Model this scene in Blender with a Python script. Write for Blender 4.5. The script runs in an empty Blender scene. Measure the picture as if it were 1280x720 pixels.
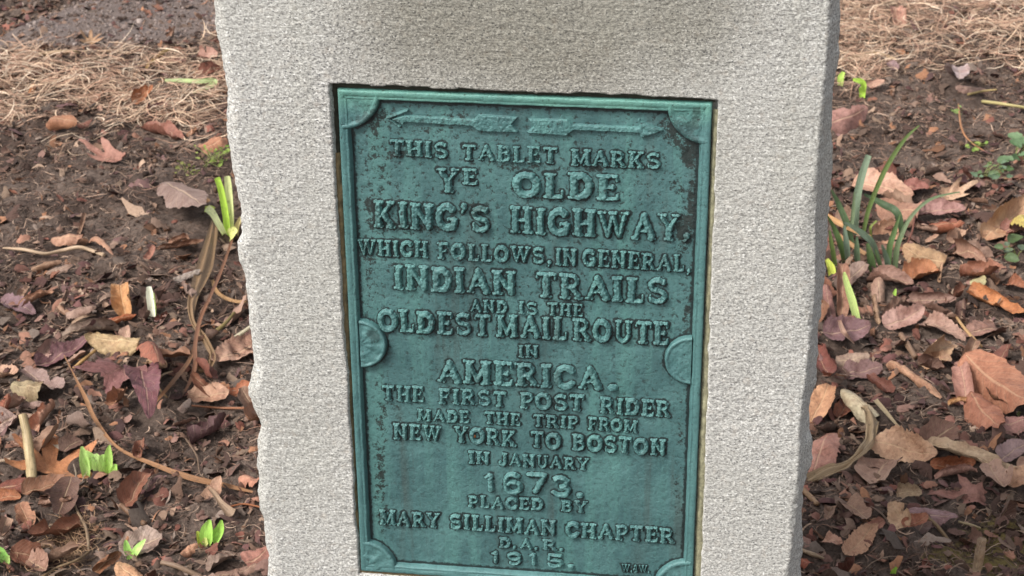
import bpy, math, random
import numpy as np
from mathutils import Vector, Matrix

# ------------------------------------------------------------------ camera, world, sun, exposure
scn = bpy.context.scene
COL = scn.collection
F_PX = 2328.3
PITCH, YAW, ROLL = 0.4418, 0.1360, -0.0081
PLATE_Z = 0.560                      # height of the plaque's centre above the ground
CAMP = np.array([0.2469, -1.8993, PLATE_Z + 0.9916])

def cam_axes():
    cy, sy = math.cos(YAW), math.sin(YAW)
    fwd = np.array([-sy * math.cos(PITCH), cy * math.cos(PITCH), -math.sin(PITCH)])
    right = np.array([cy, sy, 0.0])
    up = np.cross(right, fwd)
    c, s = math.cos(ROLL), math.sin(ROLL)
    return c * right + s * up, -s * right + c * up, fwd
RX, UX, FX = cam_axes()

cam = bpy.data.cameras.new('camera')
cam_o = bpy.data.objects.new('camera', cam)
COL.objects.link(cam_o)
cam.sensor_width = 36.0
cam.lens = F_PX / 1280 * 36.0
cam.clip_start = 0.05
cam.clip_end = 500
m = Matrix.Identity(4)
for i in range(3):
    m[i][0], m[i][1], m[i][2], m[i][3] = RX[i], UX[i], -FX[i], CAMP[i]
cam_o.matrix_world = m
cam.dof.use_dof = True
cam.dof.focus_distance = 2.16
cam.dof.aperture_fstop = 19.0
scn.camera = cam_o

SUN_DIR = Vector((-1.15, -1.05, 1.6)).normalized()      # towards the sun: left, in front of the stone
sun_el = math.asin(SUN_DIR.z)
world = bpy.data.worlds.new('World')
scn.world = world
world.use_nodes = True
wn = world.node_tree
for n in list(wn.nodes): wn.nodes.remove(n)
sky = wn.nodes.new('ShaderNodeTexSky')
sky.sky_type = 'NISHITA'
sky.sun_disc = False
sky.sun_elevation = sun_el
sky.sun_rotation = math.atan2(SUN_DIR.x, SUN_DIR.y)
sky.air_density = 1.0
sky.dust_density = 3.0
hs = wn.nodes.new('ShaderNodeHueSaturation')
hs.inputs['Saturation'].default_value = 0.25
bg = wn.nodes.new('ShaderNodeBackground')
bg.inputs['Strength'].default_value = 0.135
wo = wn.nodes.new('ShaderNodeOutputWorld')
wn.links.new(sky.outputs[0], hs.inputs['Color'])
wn.links.new(hs.outputs[0], bg.inputs['Color'])
wn.links.new(bg.outputs[0], wo.inputs['Surface'])

sun = bpy.data.lights.new('sun', 'SUN')
sun.energy = 2.1
sun.angle = math.radians(16)
sun.color = (1.0, 0.97, 0.93)
sun_o = bpy.data.objects.new('sun', sun)
COL.objects.link(sun_o)
sun_o.rotation_euler = SUN_DIR.to_track_quat('Z', 'Y').to_euler()

scn.view_settings.view_transform = 'Standard'
scn.view_settings.look = 'None'
scn.view_settings.exposure = 0.98
scn.view_settings.gamma = 1.0
scn.view_settings.use_curve_mapping = False

# ------------------------------------------------------------------ measuring helpers
def ray(px, py):
    return FX + RX * ((px - 640) / F_PX) - UX * ((py - 360) / F_PX)
def on_y(px, py, y=0.0):
    d = ray(px, py); return CAMP + d * ((y - CAMP[1]) / d[1])
def on_z(px, py, z=0.0):
    d = ray(px, py); return CAMP + d * ((z - CAMP[2]) / d[2])
def project(P):
    d = np.asarray(P, float) - CAMP
    z = d @ FX
    return 640 + F_PX * (d @ RX) / z, 360 - F_PX * (d @ UX) / z
def srgb(r, g, b):
    f = lambda c: (c / 255 / 12.92) if c <= 10 else ((c / 255 + 0.055) / 1.055) ** 2.4
    return (f(r), f(g), f(b))

# ------------------------------------------------------------------ noise
def _hash(ix, iy, seed):
    h = (ix.astype(np.int64) * 374761393 + iy.astype(np.int64) * 668265263 + seed * 1442695041) & 0xffffffff
    h = ((h ^ (h >> 13)) * 1274126177) & 0xffffffff
    h = ((h ^ (h >> 16)) * 2246822519) & 0xffffffff
    return ((h ^ (h >> 15)) & 0xffffff) / float(0xffffff)
def vnoise(x, y, seed=0):
    x = np.asarray(x, float); y = np.asarray(y, float)
    ix = np.floor(x); iy = np.floor(y)
    fx = x - ix; fy = y - iy
    fx = fx * fx * (3 - 2 * fx); fy = fy * fy * (3 - 2 * fy)
    a = _hash(ix, iy, seed); b = _hash(ix + 1, iy, seed)
    c = _hash(ix, iy + 1, seed); d = _hash(ix + 1, iy + 1, seed)
    return (a + (b - a) * fx) * (1 - fy) + (c + (d - c) * fx) * fy - 0.5
def fbm(x, y, seed=0, octs=4, gain=0.5):
    x = np.asarray(x, float); y = np.asarray(y, float)
    s = 0; a = 1.0
    for o in range(octs):
        s = s + a * vnoise(x + 17.3 * o, y - 9.1 * o, seed + o)
        x = x * 2.03; y = y * 2.03; a *= gain
    return s
def sstep(a, b, x):
    t = np.clip((np.asarray(x, float) - a) / (b - a), 0, 1)
    return t * t * (3 - 2 * t)

# ------------------------------------------------------------------ object helpers
def tag(o, label=None, cat=None, group=None, kind=None):
    if label: o['label'] = label
    if cat: o['category'] = cat
    if group: o['group'] = group
    if kind: o['kind'] = kind
    return o
def mesh_obj(name, verts, faces, mat, parent=None, origin=None, smooth=True):
    """verts in world metres; origin = where the object's own origin goes"""
    verts = np.asarray(verts, float)
    if origin is None:
        origin = np.array([0., 0., 0.]) if parent is not None else np.array([verts[:, 0].mean(), verts[:, 1].mean(), verts[:, 2].min()])
    me = bpy.data.meshes.new(name)
    me.from_pydata((verts - origin).tolist(), [], faces if isinstance(faces, list) else faces.tolist())
    if smooth: me.shade_smooth()
    if mat: me.materials.append(mat)
    o = bpy.data.objects.new(name, me)
    COL.objects.link(o)
    if parent is not None:
        o.parent = parent
        o.location = Vector(origin) - parent.location
    else:
        o.location = origin
    return o
def empty(name, loc):
    o = bpy.data.objects.new(name, None)
    o.empty_display_size = 0.05
    COL.objects.link(o); o.location = loc
    return o
def grid_faces(nr, nc, wrap=False):
    i = np.arange(nr - 1)[:, None]; j = np.arange(nc if wrap else nc - 1)[None, :]
    j2 = (j + 1) % nc
    a = i * nc + j; b = i * nc + j2; c = (i + 1) * nc + j2; d = (i + 1) * nc + j
    return np.stack([a + 0 * b, b + 0 * a, c, d], -1).reshape(-1, 4)

# ------------------------------------------------------------------ materials
def new_mat(name):
    mt = bpy.data.materials.new(name); mt.use_nodes = True
    nt = mt.node_tree
    for n in list(nt.nodes): nt.nodes.remove(n)
    out = nt.nodes.new('ShaderNodeOutputMaterial')
    b = nt.nodes.new('ShaderNodeBsdfPrincipled')
    nt.links.new(b.outputs[0], out.inputs[0])
    return mt, nt, b
class NB:
    def __init__(s, nt): s.nt = nt; s.L = nt.links.new
    def node(s, t, **k):
        n = s.nt.nodes.new(t)
        for a, v in k.items(): setattr(n, a, v)
        return n
    def pos(s, scale=(1, 1, 1), kind='Position'):
        g = s.node('ShaderNodeNewGeometry') if kind == 'Position' else s.node('ShaderNodeTexCoord')
        mp = s.node('ShaderNodeMapping'); mp.inputs['Scale'].default_value = scale
        s.L(g.outputs[kind], mp.inputs[0]); return mp.outputs[0]
    def noise(s, vec, scale, detail=4, rough=0.55, dist=0.0):
        n = s.node('ShaderNodeTexNoise'); n.inputs['Scale'].default_value = scale
        n.inputs['Detail'].default_value = detail; n.inputs['Roughness'].default_value = rough
        n.inputs['Distortion'].default_value = dist
        s.L(vec, n.inputs['Vector']); return n.outputs['Fac']
    def vor(s, vec, scale, feature='F1'):
        n = s.node('ShaderNodeTexVoronoi', feature=feature); n.inputs['Scale'].default_value = scale
        s.L(vec, n.inputs['Vector']); return n
    def ramp(s, fac, stops):
        n = s.node('ShaderNodeValToRGB'); r = n.color_ramp
        while len(r.elements) < len(stops): r.elements.new(0.5)
        for e, (p, c) in zip(r.elements, stops):
            e.position = p; e.color = (c, c, c, 1) if isinstance(c, (int, float)) else (*c, 1)
        s.L(fac, n.inputs[0]); return n.outputs[0]
    def mix(s, fac, a, b, mode='MIX'):
        n = s.node('ShaderNodeMix', data_type='RGBA', blend_type=mode)
        for v, i in ((fac, 0), (a, 6), (b, 7)):
            if hasattr(v, 'is_output'): s.L(v, n.inputs[i])
            elif isinstance(v, (int, float)): n.inputs[i].default_value = v
            else: n.inputs[i].default_value = (*v, 1)
        return n.outputs[2]
    def math(s, op, a, b=0.0, c=None):
        n = s.node('ShaderNodeMath', operation=op)
        for i, v in enumerate((a, b) if c is None else (a, b, c)):
            if hasattr(v, 'is_output'): s.L(v, n.inputs[i])
            else: n.inputs[i].default_value = v
        return n.outputs[0]
    def bump(s, h, dist, strength=1.0, prev=None):
        n = s.node('ShaderNodeBump'); n.inputs['Distance'].default_value = dist; n.inputs['Strength'].default_value = strength
        s.L(h, n.inputs['Height'])
        if prev: s.L(prev, n.inputs['Normal'])
        return n.outputs[0]

def mat_granite():
    mt, nt, b = new_mat('granite'); g = NB(nt)
    p = g.pos(); ph = g.pos((0.8, 1, 1.2))
    big = g.noise(p, 3.2, 3)
    fine = g.noise(ph, 360, 5, 0.75)
    mid = g.noise(ph, 620, 2, 0.6)
    base = g.mix(g.ramp(fine, [(0.38, 0.0), (0.62, 1.0)]), (0.195, 0.19, 0.178), (0.60, 0.585, 0.54))
    base = g.mix(g.ramp(mid, [(0.35, 0.0), (0.6, 1.0)]), g.mix(0.22, base, (0.12, 0.12, 0.12)), base)
    sp = g.vor(g.pos((.8, 1, 1.1)), 250); dark = g.ramp(sp.outputs['Distance'], [(0.12, 1.0), (0.30, 0.0)])
    keep = g.ramp(sp.outputs['Color'], [(0.40, 0.0), (0.50, 0.95)])
    base = g.mix(g.math('MULTIPLY', dark, keep), base, (0.085, 0.085, 0.09))
    pal = g.ramp(g.noise(p, 420, 2), [(0.60, 0.0), (0.68, 0.8)])
    base = g.mix(pal, base, (0.74, 0.73, 0.70))
    warm = g.ramp(g.noise(p, 95, 3), [(0.56, 0.0), (0.72, 1.0)])
    base = g.mix(g.math('MULTIPLY', warm, 0.3), base, (0.40, 0.34, 0.28))
    # grey-green weathering over the upper middle of the face
    sx = g.node('ShaderNodeSeparateXYZ'); g.L(g.pos(), sx.inputs[0])
    dx = g.math('DIVIDE', g.math('SUBTRACT', sx.outputs[0], 0.02), 0.27)
    dz = g.math('DIVIDE', g.math('SUBTRACT', sx.outputs[2], PLATE_Z + 0.43), 0.16)
    rr = g.math('ADD', g.math('MULTIPLY', dx, dx), g.math('MULTIPLY', dz, dz))
    rr = g.math('ADD', rr, g.math('MULTIPLY', g.math('SUBTRACT', big, 0.5), 1.6))
    st = g.ramp(rr, [(0.2, 1.0), (1.5, 0.0)])
    base = g.mix(g.math('MULTIPLY', st, 0.8), base, g.mix(1.0, base, (0.44, 0.42, 0.36), 'MULTIPLY'))
    base = g.mix(g.ramp(big, [(0.45, 0.0), (0.75, 0.35)]), base, (0.30, 0.295, 0.25))
    rain = g.ramp(g.noise(g.pos((1, 1, 0.05)), 22, 4, 0.6), [(0.50, 0.0), (0.68, 0.30)])
    base = g.mix(rain, base, g.mix(1.0, base, (0.72, 0.72, 0.66), 'MULTIPLY'))
    g.L(base, b.inputs['Base Color'])
    b.inputs['Roughness'].default_value = 0.88
    b.inputs['Specular IOR Level'].default_value = 0.25
    lines = g.noise(g.pos((9, 9, 210)), 1.6, 4, 0.6)
    h = g.math('ADD', g.math('MULTIPLY', fine, 1.0), g.math('MULTIPLY', g.noise(ph, 90, 3), 0.7))
    n1 = g.bump(h, 0.0012, 1.0)
    n2 = g.bump(lines, 0.0014, 0.45, n1)
    g.L(n2, b.inputs['Normal'])
    return mt

def mat_patina(name, light=0.0, grime_shade=False):
    mt, nt, b = new_mat(name); g = NB(nt)
    p = g.pos(); streak = g.noise(g.pos((1, 1, 0.07)), 42, 5, 0.6, 0.3)
    blot = g.noise(p, 14, 5, 0.65); fine = g.noise(p, 330, 5, 0.7); pit = g.noise(p, 150, 5, 0.75)
    c1 = (0.033 + light * .036, 0.072 + light * .112, 0.078 + light * .100)
    c2 = (0.062 + light * .045, 0.135 + light * .125, 0.136 + light * .105)
    c = g.mix(g.ramp(blot, [(0.35, 0.0), (0.68, 1.0)]), c1, c2)
    c = g.mix(g.math('MULTIPLY', g.ramp(streak, [(0.50, 0.0), (0.66, 1.0)]), 0.6), c, (0.085, 0.21, 0.19))
    c = g.mix(g.math('MULTIPLY', g.ramp(streak, [(0.30, 1.0), (0.44, 0.0)]), 0.6 - light * .35), c, (0.050, 0.058, 0.052))
    c = g.mix(g.math('MULTIPLY', g.ramp(fine, [(0.3, 1.0), (0.5, 0.0)]), 0.45), c, (0.028, 0.045, 0.045))
    pits = g.ramp(pit, [(0.35 if light > .5 else 0.38, 1.0), (0.41 if light > .5 else 0.45, 0.0)])
    sz_ = g.node('ShaderNodeSeparateXYZ'); g.L(p, sz_.inputs[0])
    upr = g.ramp(g.math('SUBTRACT', sz_.outputs[2], PLATE_Z - .15), [(0.0, 0.35), (0.25, 1.0)])
    c = g.mix(g.math('MULTIPLY', g.math('MULTIPLY', pits, 0.85), upr), c, (0.014, 0.018, 0.017))
    # black stains on the plate: upper right corner, left inner edge, end of the third line
    sx = g.node('ShaderNodeSeparateXYZ'); g.L(p, sx.inputs[0])
    tot = None
    for (x, z, rx, rz, k) in STAINS:
        dx = g.math('DIVIDE', g.math('SUBTRACT', sx.outputs[0], x), rx)
        dz = g.math('DIVIDE', g.math('SUBTRACT', sx.outputs[2], z), rz)
        r = g.math('ADD', g.math('MULTIPLY', dx, dx), g.math('MULTIPLY', dz, dz))
        v = g.math('MULTIPLY', g.math('SUBTRACT', 1.0, r), k)
        tot = v if tot is None else g.math('MAXIMUM', tot, v)
    nn = g.math('MULTIPLY', g.math('SUBTRACT', g.noise(p, 110, 6, 0.8), 0.5), 5.0)
    stn = g.ramp(g.math('ADD', tot, nn), [(0.38, 0.0), (0.60, 1.0)])
    c = g.mix(g.math('MULTIPLY', stn, 0.92 if light < .5 else 0.5), c, (0.014, 0.018, 0.016))
    g.L(c, b.inputs['Base Color'])
    b.inputs['Metallic'].default_value = 0.12
    g.L(g.ramp(blot, [(0.3, 0.40), (0.7, 0.60)]), b.inputs['Roughness'])
    b.inputs['Specular IOR Level'].default_value = 0.5
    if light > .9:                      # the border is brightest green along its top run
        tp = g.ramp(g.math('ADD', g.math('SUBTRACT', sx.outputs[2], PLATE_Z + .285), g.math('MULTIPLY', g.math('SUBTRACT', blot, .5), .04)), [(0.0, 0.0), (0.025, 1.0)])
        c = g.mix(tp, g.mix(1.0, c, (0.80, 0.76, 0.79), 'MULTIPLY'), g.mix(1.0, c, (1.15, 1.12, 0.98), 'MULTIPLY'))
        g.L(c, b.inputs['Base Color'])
    if grime_shade:  # black grime plus shade painted onto the plate close around raised work
        at = g.node('ShaderNodeVertexColor'); at.layer_name = 'halo_shade'
        gm = g.math('ADD', g.math('MULTIPLY', at.outputs[0], 1.6), g.math('MULTIPLY', g.math('SUBTRACT', g.noise(p, 170, 5, 0.75), 0.5), 2.6))
        c = g.mix(g.math('MULTIPLY', g.ramp(gm, [(0.35, 0.0), (0.75, 1.0)]), 0.93), c, (0.008, 0.013, 0.013))
        g.L(c, b.inputs['Base Color'])
    h = g.math('ADD', g.math('MULTIPLY', fine, 0.6), g.math('MULTIPLY', pit, 1.0))
    g.L(g.bump(h, 0.0013, 0.8), b.inputs['Normal'])
    return mt

def mat_soil():
    mt, nt, b = new_mat('soil'); g = NB(nt); p = g.pos()
    n1 = g.noise(p, 9, 6, 0.65); n2 = g.noise(p, 120, 6, 0.75); n3 = g.noise(g.pos((1, .5, 1)), 420, 4, 0.7)
    c = g.mix(g.ramp(n2, [(0.34, 0.0), (0.66, 1.0)]), (0.046, 0.032, 0.025), (0.215, 0.158, 0.128))
    c = g.mix(g.ramp(n3, [(0.5, 0.0), (0.75, 0.6)]), c, (0.24, 0.18, 0.145))
    c = g.mix(g.ramp(n1, [(0.4, 0.0), (0.7, 0.45)]), c, (0.115, 0.080, 0.060))
    c = g.mix(g.math('MULTIPLY', g.ramp(g.noise(p, 5.5, 4, 0.6), [(0.42, 0.0), (0.56, 1.0)]), 0.75), c, g.mix(1.0, c, (0.38, 0.34, 0.33), 'MULTIPLY'))
    # moss on the soil at the near right
    sx = g.node('ShaderNodeSeparateXYZ'); g.L(p, sx.inputs[0])
    tot = None
    for (px, py, rx, ry) in ((1250, 690, .07, .10), (1195, 700, .05, .05), (1165, 545, .035, .03)):
        q = on_z(px, py)
        dx = g.math('DIVIDE', g.math('SUBTRACT', sx.outputs[0], float(q[0])), rx)
        dy = g.math('DIVIDE', g.math('SUBTRACT', sx.outputs[1], float(q[1])), ry)
        v = g.math('SUBTRACT', 1.0, g.math('ADD', g.math('MULTIPLY', dx, dx), g.math('MULTIPLY', dy, dy)))
        tot = v if tot is None else g.math('MAXIMUM', tot, v)
    nn = g.math('MULTIPLY', g.math('SUBTRACT', g.noise(p, 60, 5, 0.7), 0.5), 4.0)
    c = g.mix(g.math('MULTIPLY', g.ramp(g.math('ADD', tot, nn), [(0.3, 0.0), (0.9, 1.0)]), 0.8), c,
              g.mix(n2, (0.10, 0.075, 0.022), (0.30, 0.23, 0.075)))
    g.L(c, b.inputs['Base Color']); b.inputs['Roughness'].default_value = 0.95
    b.inputs['Specular IOR Level'].default_value = 0.2
    g.L(g.bump(g.math('ADD', n2, g.math('MULTIPLY', n3, .4)), 0.008, 1.0), b.inputs['Normal'])
    return mt

def mat_path():
    mt, nt, b = new_mat('path_grit'); g = NB(nt); p = g.pos()
    n1 = g.noise(p, 10, 5); n2 = g.noise(p, 160, 5, 0.75)
    c = g.mix(g.ramp(n2, [(0.35, 0.0), (0.65, 1.0)]), (0.085, 0.062, 0.054), (0.19, 0.145, 0.128))
    c = g.mix(g.ramp(n1, [(0.4, 0.0), (0.65, 0.5)]), c, (0.14, 0.095, 0.07))
    v = g.vor(p, 90); c = g.mix(g.ramp(v.outputs['Distance'], [(0.0, 0.35), (0.16, 0.0)]), c, (0.30, 0.26, 0.24))
    g.L(c, b.inputs['Base Color']); b.inputs['Roughness'].default_value = 0.9
    g.L(g.bump(n2, 0.006, 1.0), b.inputs['Normal'])
    return mt

def mat_leaf():
    """dry leaf: base colour is each leaf's own object colour, with veins, blotches and specks"""
    mt, nt, b = new_mat('dry_leaf'); g = NB(nt)
    oi = g.node('ShaderNodeObjectInfo'); tc = g.node('ShaderNodeTexCoord')
    p = g.pos((1, 1, 1), 'Object')
    sep = g.node('ShaderNodeSeparateXYZ'); g.L(tc.outputs['UV'], sep.inputs[0])
    t = sep.outputs[1]; u = g.math('SUBTRACT', g.math('MULTIPLY', sep.outputs[0], 2.0), 1.0)
    au = g.math('ABSOLUTE', u)
    lat = g.math('FRACT', g.math('SUBTRACT', g.math('MULTIPLY', t, 9.0), g.math('MULTIPLY', au, 2.2)))
    lat = g.math('ABSOLUTE', g.math('SUBTRACT', lat, 0.5))
    vein = g.ramp(lat, [(0.0, 1.0), (0.07, 0.0)])
    mid = g.ramp(au, [(0.03, 1.0), (0.075, 0.0)])
    v = g.math('MAXIMUM', g.math('MULTIPLY', vein, 0.6), mid)
    rnd = g.math('MULTIPLY', oi.outputs['Random'], 37.0)
    ad = g.node('ShaderNodeVectorMath', operation='ADD'); g.L(p, ad.inputs[0]); g.L(rnd, ad.inputs[1]); pv = ad.outputs[0]
    n1 = g.noise(pv, 30, 5, 0.6); n2 = g.noise(pv, 160, 5, 0.7)
    base = oi.outputs['Color']
    c = g.mix(g.ramp(n1, [(0.35, 0.0), (0.65, 1.0)]), g.mix(1.0, base, (0.66, 0.56, 0.53), 'MULTIPLY'), base)
    c = g.mix(g.ramp(n2, [(0.48, 0.0), (0.72, 0.5)]), c, g.mix(1.0, base, (1.45, 1.45, 1.4), 'MULTIPLY'))
    c = g.mix(g.ramp(n2, [(0.30, 0.6), (0.42, 0.0)]), c, (0.05, 0.03, 0.022))
    c = g.mix(g.math('MULTIPLY', v, 0.5), c, g.mix(0.45, base, (0.62, 0.46, 0.28)))
    g.L(c, b.inputs['Base Color'])
    b.inputs['Roughness'].default_value = 0.62; b.inputs['Specular IOR Level'].default_value = 0.35
    h = g.math('ADD', g.math('MULTIPLY', v, -0.6), g.math('MULTIPLY', n2, 1.0))
    g.L(g.bump(h, 0.0025, 0.8), b.inputs['Normal'])
    return mt

def mat_vcol(name, rough=0.85, bumpd=0.002):
    mt, nt, b = new_mat(name); g = NB(nt)
    a = g.node('ShaderNodeVertexColor'); a.layer_name = 'tint'
    n = g.noise(g.pos(), 190, 4, 0.7)
    c = g.mix(g.ramp(n, [(0.35, 0.5), (0.6, 0.0)]), a.outputs[0], g.mix(1.0, a.outputs[0], (0.5, 0.45, 0.42), 'MULTIPLY'))
    g.L(c, b.inputs['Base Color']); b.inputs['Roughness'].default_value = rough
    b.inputs['Specular IOR Level'].default_value = 0.25
    g.L(g.bump(n, bumpd, 0.8), b.inputs['Normal'])
    return mt

def mat_stalk():
    """stalks, straws, blades: base colour is the object's own colour, streaked along it"""
    mt, nt, b = new_mat('plant_fibre'); g = NB(nt)
    oi = g.node('ShaderNodeObjectInfo'); tc = g.node('ShaderNodeTexCoord')
    mp = g.node('ShaderNodeMapping'); mp.inputs['Scale'].default_value = (9, 1.2, 1); g.L(tc.outputs['UV'], mp.inputs[0])
    n = g.noise(mp.outputs[0], 3.0, 4, 0.65); n2 = g.noise(g.pos(), 110, 4)
    base = oi.outputs['Color']
    c = g.mix(g.ramp(n, [(0.35, 0.0), (0.65, 1.0)]), g.mix(1.0, base, (0.6, 0.6, 0.55), 'MULTIPLY'), g.mix(1.0, base, (1.15, 1.15, 1.15), 'MULTIPLY'))
    c = g.mix(g.ramp(n2, [(0.28, 0.5), (0.42, 0.0)]), c, (0.07, 0.05, 0.03))
    g.L(c, b.inputs['Base Color']); b.inputs['Roughness'].default_value = 0.5
    b.inputs['Specular IOR Level'].default_value = 0.4
    g.L(g.bump(n, 0.001, 0.8), b.inputs['Normal'])
    tr = g.node('ShaderNodeBsdfTranslucent'); g.L(c, tr.inputs[0])
    ms = g.node('ShaderNodeMixShader'); ms.inputs[0].default_value = 0.28
    g.L(b.outputs[0], ms.inputs[1]); g.L(tr.outputs[0], ms.inputs[2])
    outn = [q for q in nt.nodes if q.type == 'OUTPUT_MATERIAL'][0]; g.L(ms.outputs[0], outn.inputs[0])
    return mt
def mat_plain(name, col, rough=0.8):
    mt, nt, b = new_mat(name); g = NB(nt)
    n = g.noise(g.pos(), 120, 5, 0.7)
    c = g.mix(g.ramp(n, [(0.35, 0.0), (0.65, 1.0)]), tuple(x * .5 for x in col), tuple(x * 1.2 for x in col))
    g.L(c, b.inputs['Base Color']); b.inputs['Roughness'].default_value = rough
    g.L(g.bump(n, 0.0015, 0.8), b.inputs['Normal'])
    return mt

def stain(px, py, rx, rz, k=1.0):
    q = on_y(px, py); return (float(q[0]), float(q[2]), rx, rz, k)
STAINS = [stain(848, 165, .026, .020, .9), stain(862, 190, .012, .034, 1.0), stain(853, 290, .011, .030, 1.1), stain(864, 260, .007, .05, .9),
          stain(462, 150, .020, .022, .8), stain(468, 215, .020, .06, .3), stain(470, 250, .014, .05, .35), stain(485, 150, .02, .01, .6),
          stain(461, 330, .010, .06, .4), stain(475, 590, .010, .12, .45), stain(852, 240, .02, .012, .3),
          stain(480, 520, .02, .02, .25), stain(860, 390, .008, .04, .5), stain(535, 165, .06, .006, .3),
          stain(466, 420, .010, .014, .9), stain(500, 196, .022, .006, .7), stain(650, 212, .05, .006, .45), stain(742, 213, .02, .006, .8), stain(690, 250, .05, .006, .4), stain(600, 262, .02, .01, .6), stain(520, 288, .05, .008, .5), stain(465, 270, .012, .03, .7), stain(560, 152, .05, .008, .45), stain(870, 150, .006, .02, 1.0), stain(850, 560, .006, .12, .25)]
M_GRANITE = mat_granite()
M_PLATE = mat_patina('bronze_patina', 0.28, True)
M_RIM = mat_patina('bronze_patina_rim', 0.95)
M_LETTER = mat_patina('bronze_patina_letter', 0.55)
M_SOIL = mat_soil(); M_PATH = mat_path(); M_LEAF = mat_leaf(); M_STALK = mat_stalk()
M_LITTER = mat_vcol('litter_fragments'); M_CRUMB = mat_vcol('soil_crumbs', 0.95, 0.003)

# ------------------------------------------------------------------ ground
PATH_LO = [(-260, 84), (0, 70), (60, 66), (150, 62), (230, 56), (300, 46), (420, 34), (600, 26)]
PATH_HI = [(-260, 66), (0, 52), (50, 28), (110, 4), (170, -12), (300, -26), (420, -34), (600, -40)]
PL = np.array([on_z(*q)[:2] for q in PATH_LO]); PH = np.array([on_z(*q)[:2] for q in PATH_HI])
def path_mask(x, y, soft=0.06):
    lo = np.interp(x, PL[:, 0], PL[:, 1]); hi = np.interp(x, PH[:, 0], PH[:, 1])
    inx = sstep(PL[0, 0] - .05, PL[0, 0] + .05, x) * (1 - sstep(PL[-1, 0] - .1, PL[-1, 0], x))
    return sstep(lo - soft, lo + soft, y) * (1 - sstep(hi - soft, hi + soft, y)) * inx
def H(x, y):
    x = np.asarray(x, float); y = np.asarray(y, float)
    pm = path_mask(x, y, 0.12)
    big = 0.030 * fbm(x * 2.2, y * 2.2, 3, 3)
    mid = 0.021 * fbm(x * 14, y * 14, 11, 3, 0.55)
    fine = 0.0062 * fbm(x * 60, y * 60, 21, 3, 0.6)
    clod = 0.010 * np.maximum(0, vnoise(x * 28, y * 28, 40)) * 2
    near = np.exp(-((x * x + y * y) / 900.0))
    return (big + (mid + fine + clod) * (1 - 0.88 * pm)) * near
def spaced(lo, hi, step, ends, n):
    core = list(np.arange(lo, hi, step))
    a = [lo - (abs(ends) + lo) * ((k / n) ** 2.6) for k in range(n, 0, -1)]
    b_ = [hi + (abs(ends) - hi) * ((k / n) ** 2.6) for k in range(0, n + 1)]
    return np.array(a + core + b_)
xs = spaced(-1.75, 1.6, 0.0066, 70, 34)
ys = np.concatenate([-np.array([70 * (k / 24) ** 2.6 + .12 for k in range(24, 0, -1)]), np.arange(-.11, .16, .02),
                     np.arange(.16, 1.6, .0062), np.arange(1.6, 3.3, .010), 3.3 + 67 * (np.arange(0, 35) / 34) ** 2.6])
X, Y = np.meshgrid(xs, ys)
V = np.stack([X, Y, H(X, Y)], -1).reshape(-1, 3)
ground = mesh_obj('ground', V, grid_faces(len(ys), len(xs)), M_SOIL, origin=np.zeros(3))
tag(ground, 'dark brown garden soil around and behind the stone', kind='structure')

# worn grit path crossing behind the stone at the upper left
xs2 = np.arange(PL[0, 0], PL[-1, 0], 0.012)
rows = []
for k in range(42):
    f = k / 41
    lo = np.interp(xs2, PL[:, 0], PL[:, 1]) + .03 * fbm(xs2 * 9, xs2 * 0, 5, 3); hi = np.interp(xs2, PH[:, 0], PH[:, 1]) + .04 * fbm(xs2 * 8, xs2 * 0 + 4, 6, 3)
    yy = lo + (hi - lo) * f
    edge = min(1.0, min(f, 1 - f) * 12)
    rows.append(np.stack([xs2, yy, H(xs2, yy) + 0.006 * edge + .0016 * fbm(xs2 * 90, yy * 90, 77, 2) - (0.006 if edge == 0 else 0)], -1))
path = mesh_obj('path', np.concatenate(rows), grid_faces(42, len(xs2)), M_PATH, origin=np.zeros(3))
tag(path, 'worn greyish grit path beyond the dead grass at upper left', kind='structure')

# ------------------------------------------------------------------ the stone
WP, HP = 0.41, 0.630
LS = [(-40, 266), (0, 267), (20, 270), (30, 269), (57, 275), (83, 280), (113, 285), (143, 284), (173, 284), (200, 290), (230, 294), (243, 298), (260, 302),
      (290, 302), (302, 297), (323, 299), (343, 305), (363, 309), (403, 312), (437, 317), (453, 318), (473, 314), (483, 311), (493, 311), (512, 318),
      (530, 326), (553, 322), (583, 320), (595, 325), (613, 322), (637, 325), (647, 330), (673, 332), (693, 335), (720, 335), (770, 339)]
RS = [(-40, 1051), (0, 1050), (67, 1049), (100, 1042), (160, 1040), (233, 1040), (240, 1038), (273, 1034), (340, 1032), (390, 1025), (427, 1023),
      (480, 1020), (500, 1013), (513, 1010), (545, 1014), (573, 1017), (593, 1008), (620, 1003), (680, 1003), (720, 1001), (770, 998)]
RF = [(-40, 1042), (0, 1041), (43, 1038), (117, 1033), (167, 1028), (233, 1023), (283, 1019), (357, 1019), (433, 1015), (473, 1010), (497, 1006), (540, 1002),
      (573, 1001), (620, 999), (680, 992), (720, 988), (770, 984)]
def edge_table(pts, y):
    q = np.array([on_y(px, py, y) for (py, px) in pts]); q = q[np.argsort(q[:, 2])]
    return q[:, 2], q[:, 0]
Y_RS, Y_LS = 0.034, 0.010
tz_ls, tx_ls = edge_table(LS, Y_LS); tz_rs, tx_rs = edge_table(RS, Y_RS); tz_rf, tx_rf = edge_table(RF, 0.0)
z_top = on_y(640, 0)[2] + 0.16
RC = {k: on_y(*v)[[0, 2]] for k, v in dict(tl=(411.5, 105), tr=(897, 124.5), br=(875.5, 716 + 27), bl=(448.5, 716)).items()}
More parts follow.
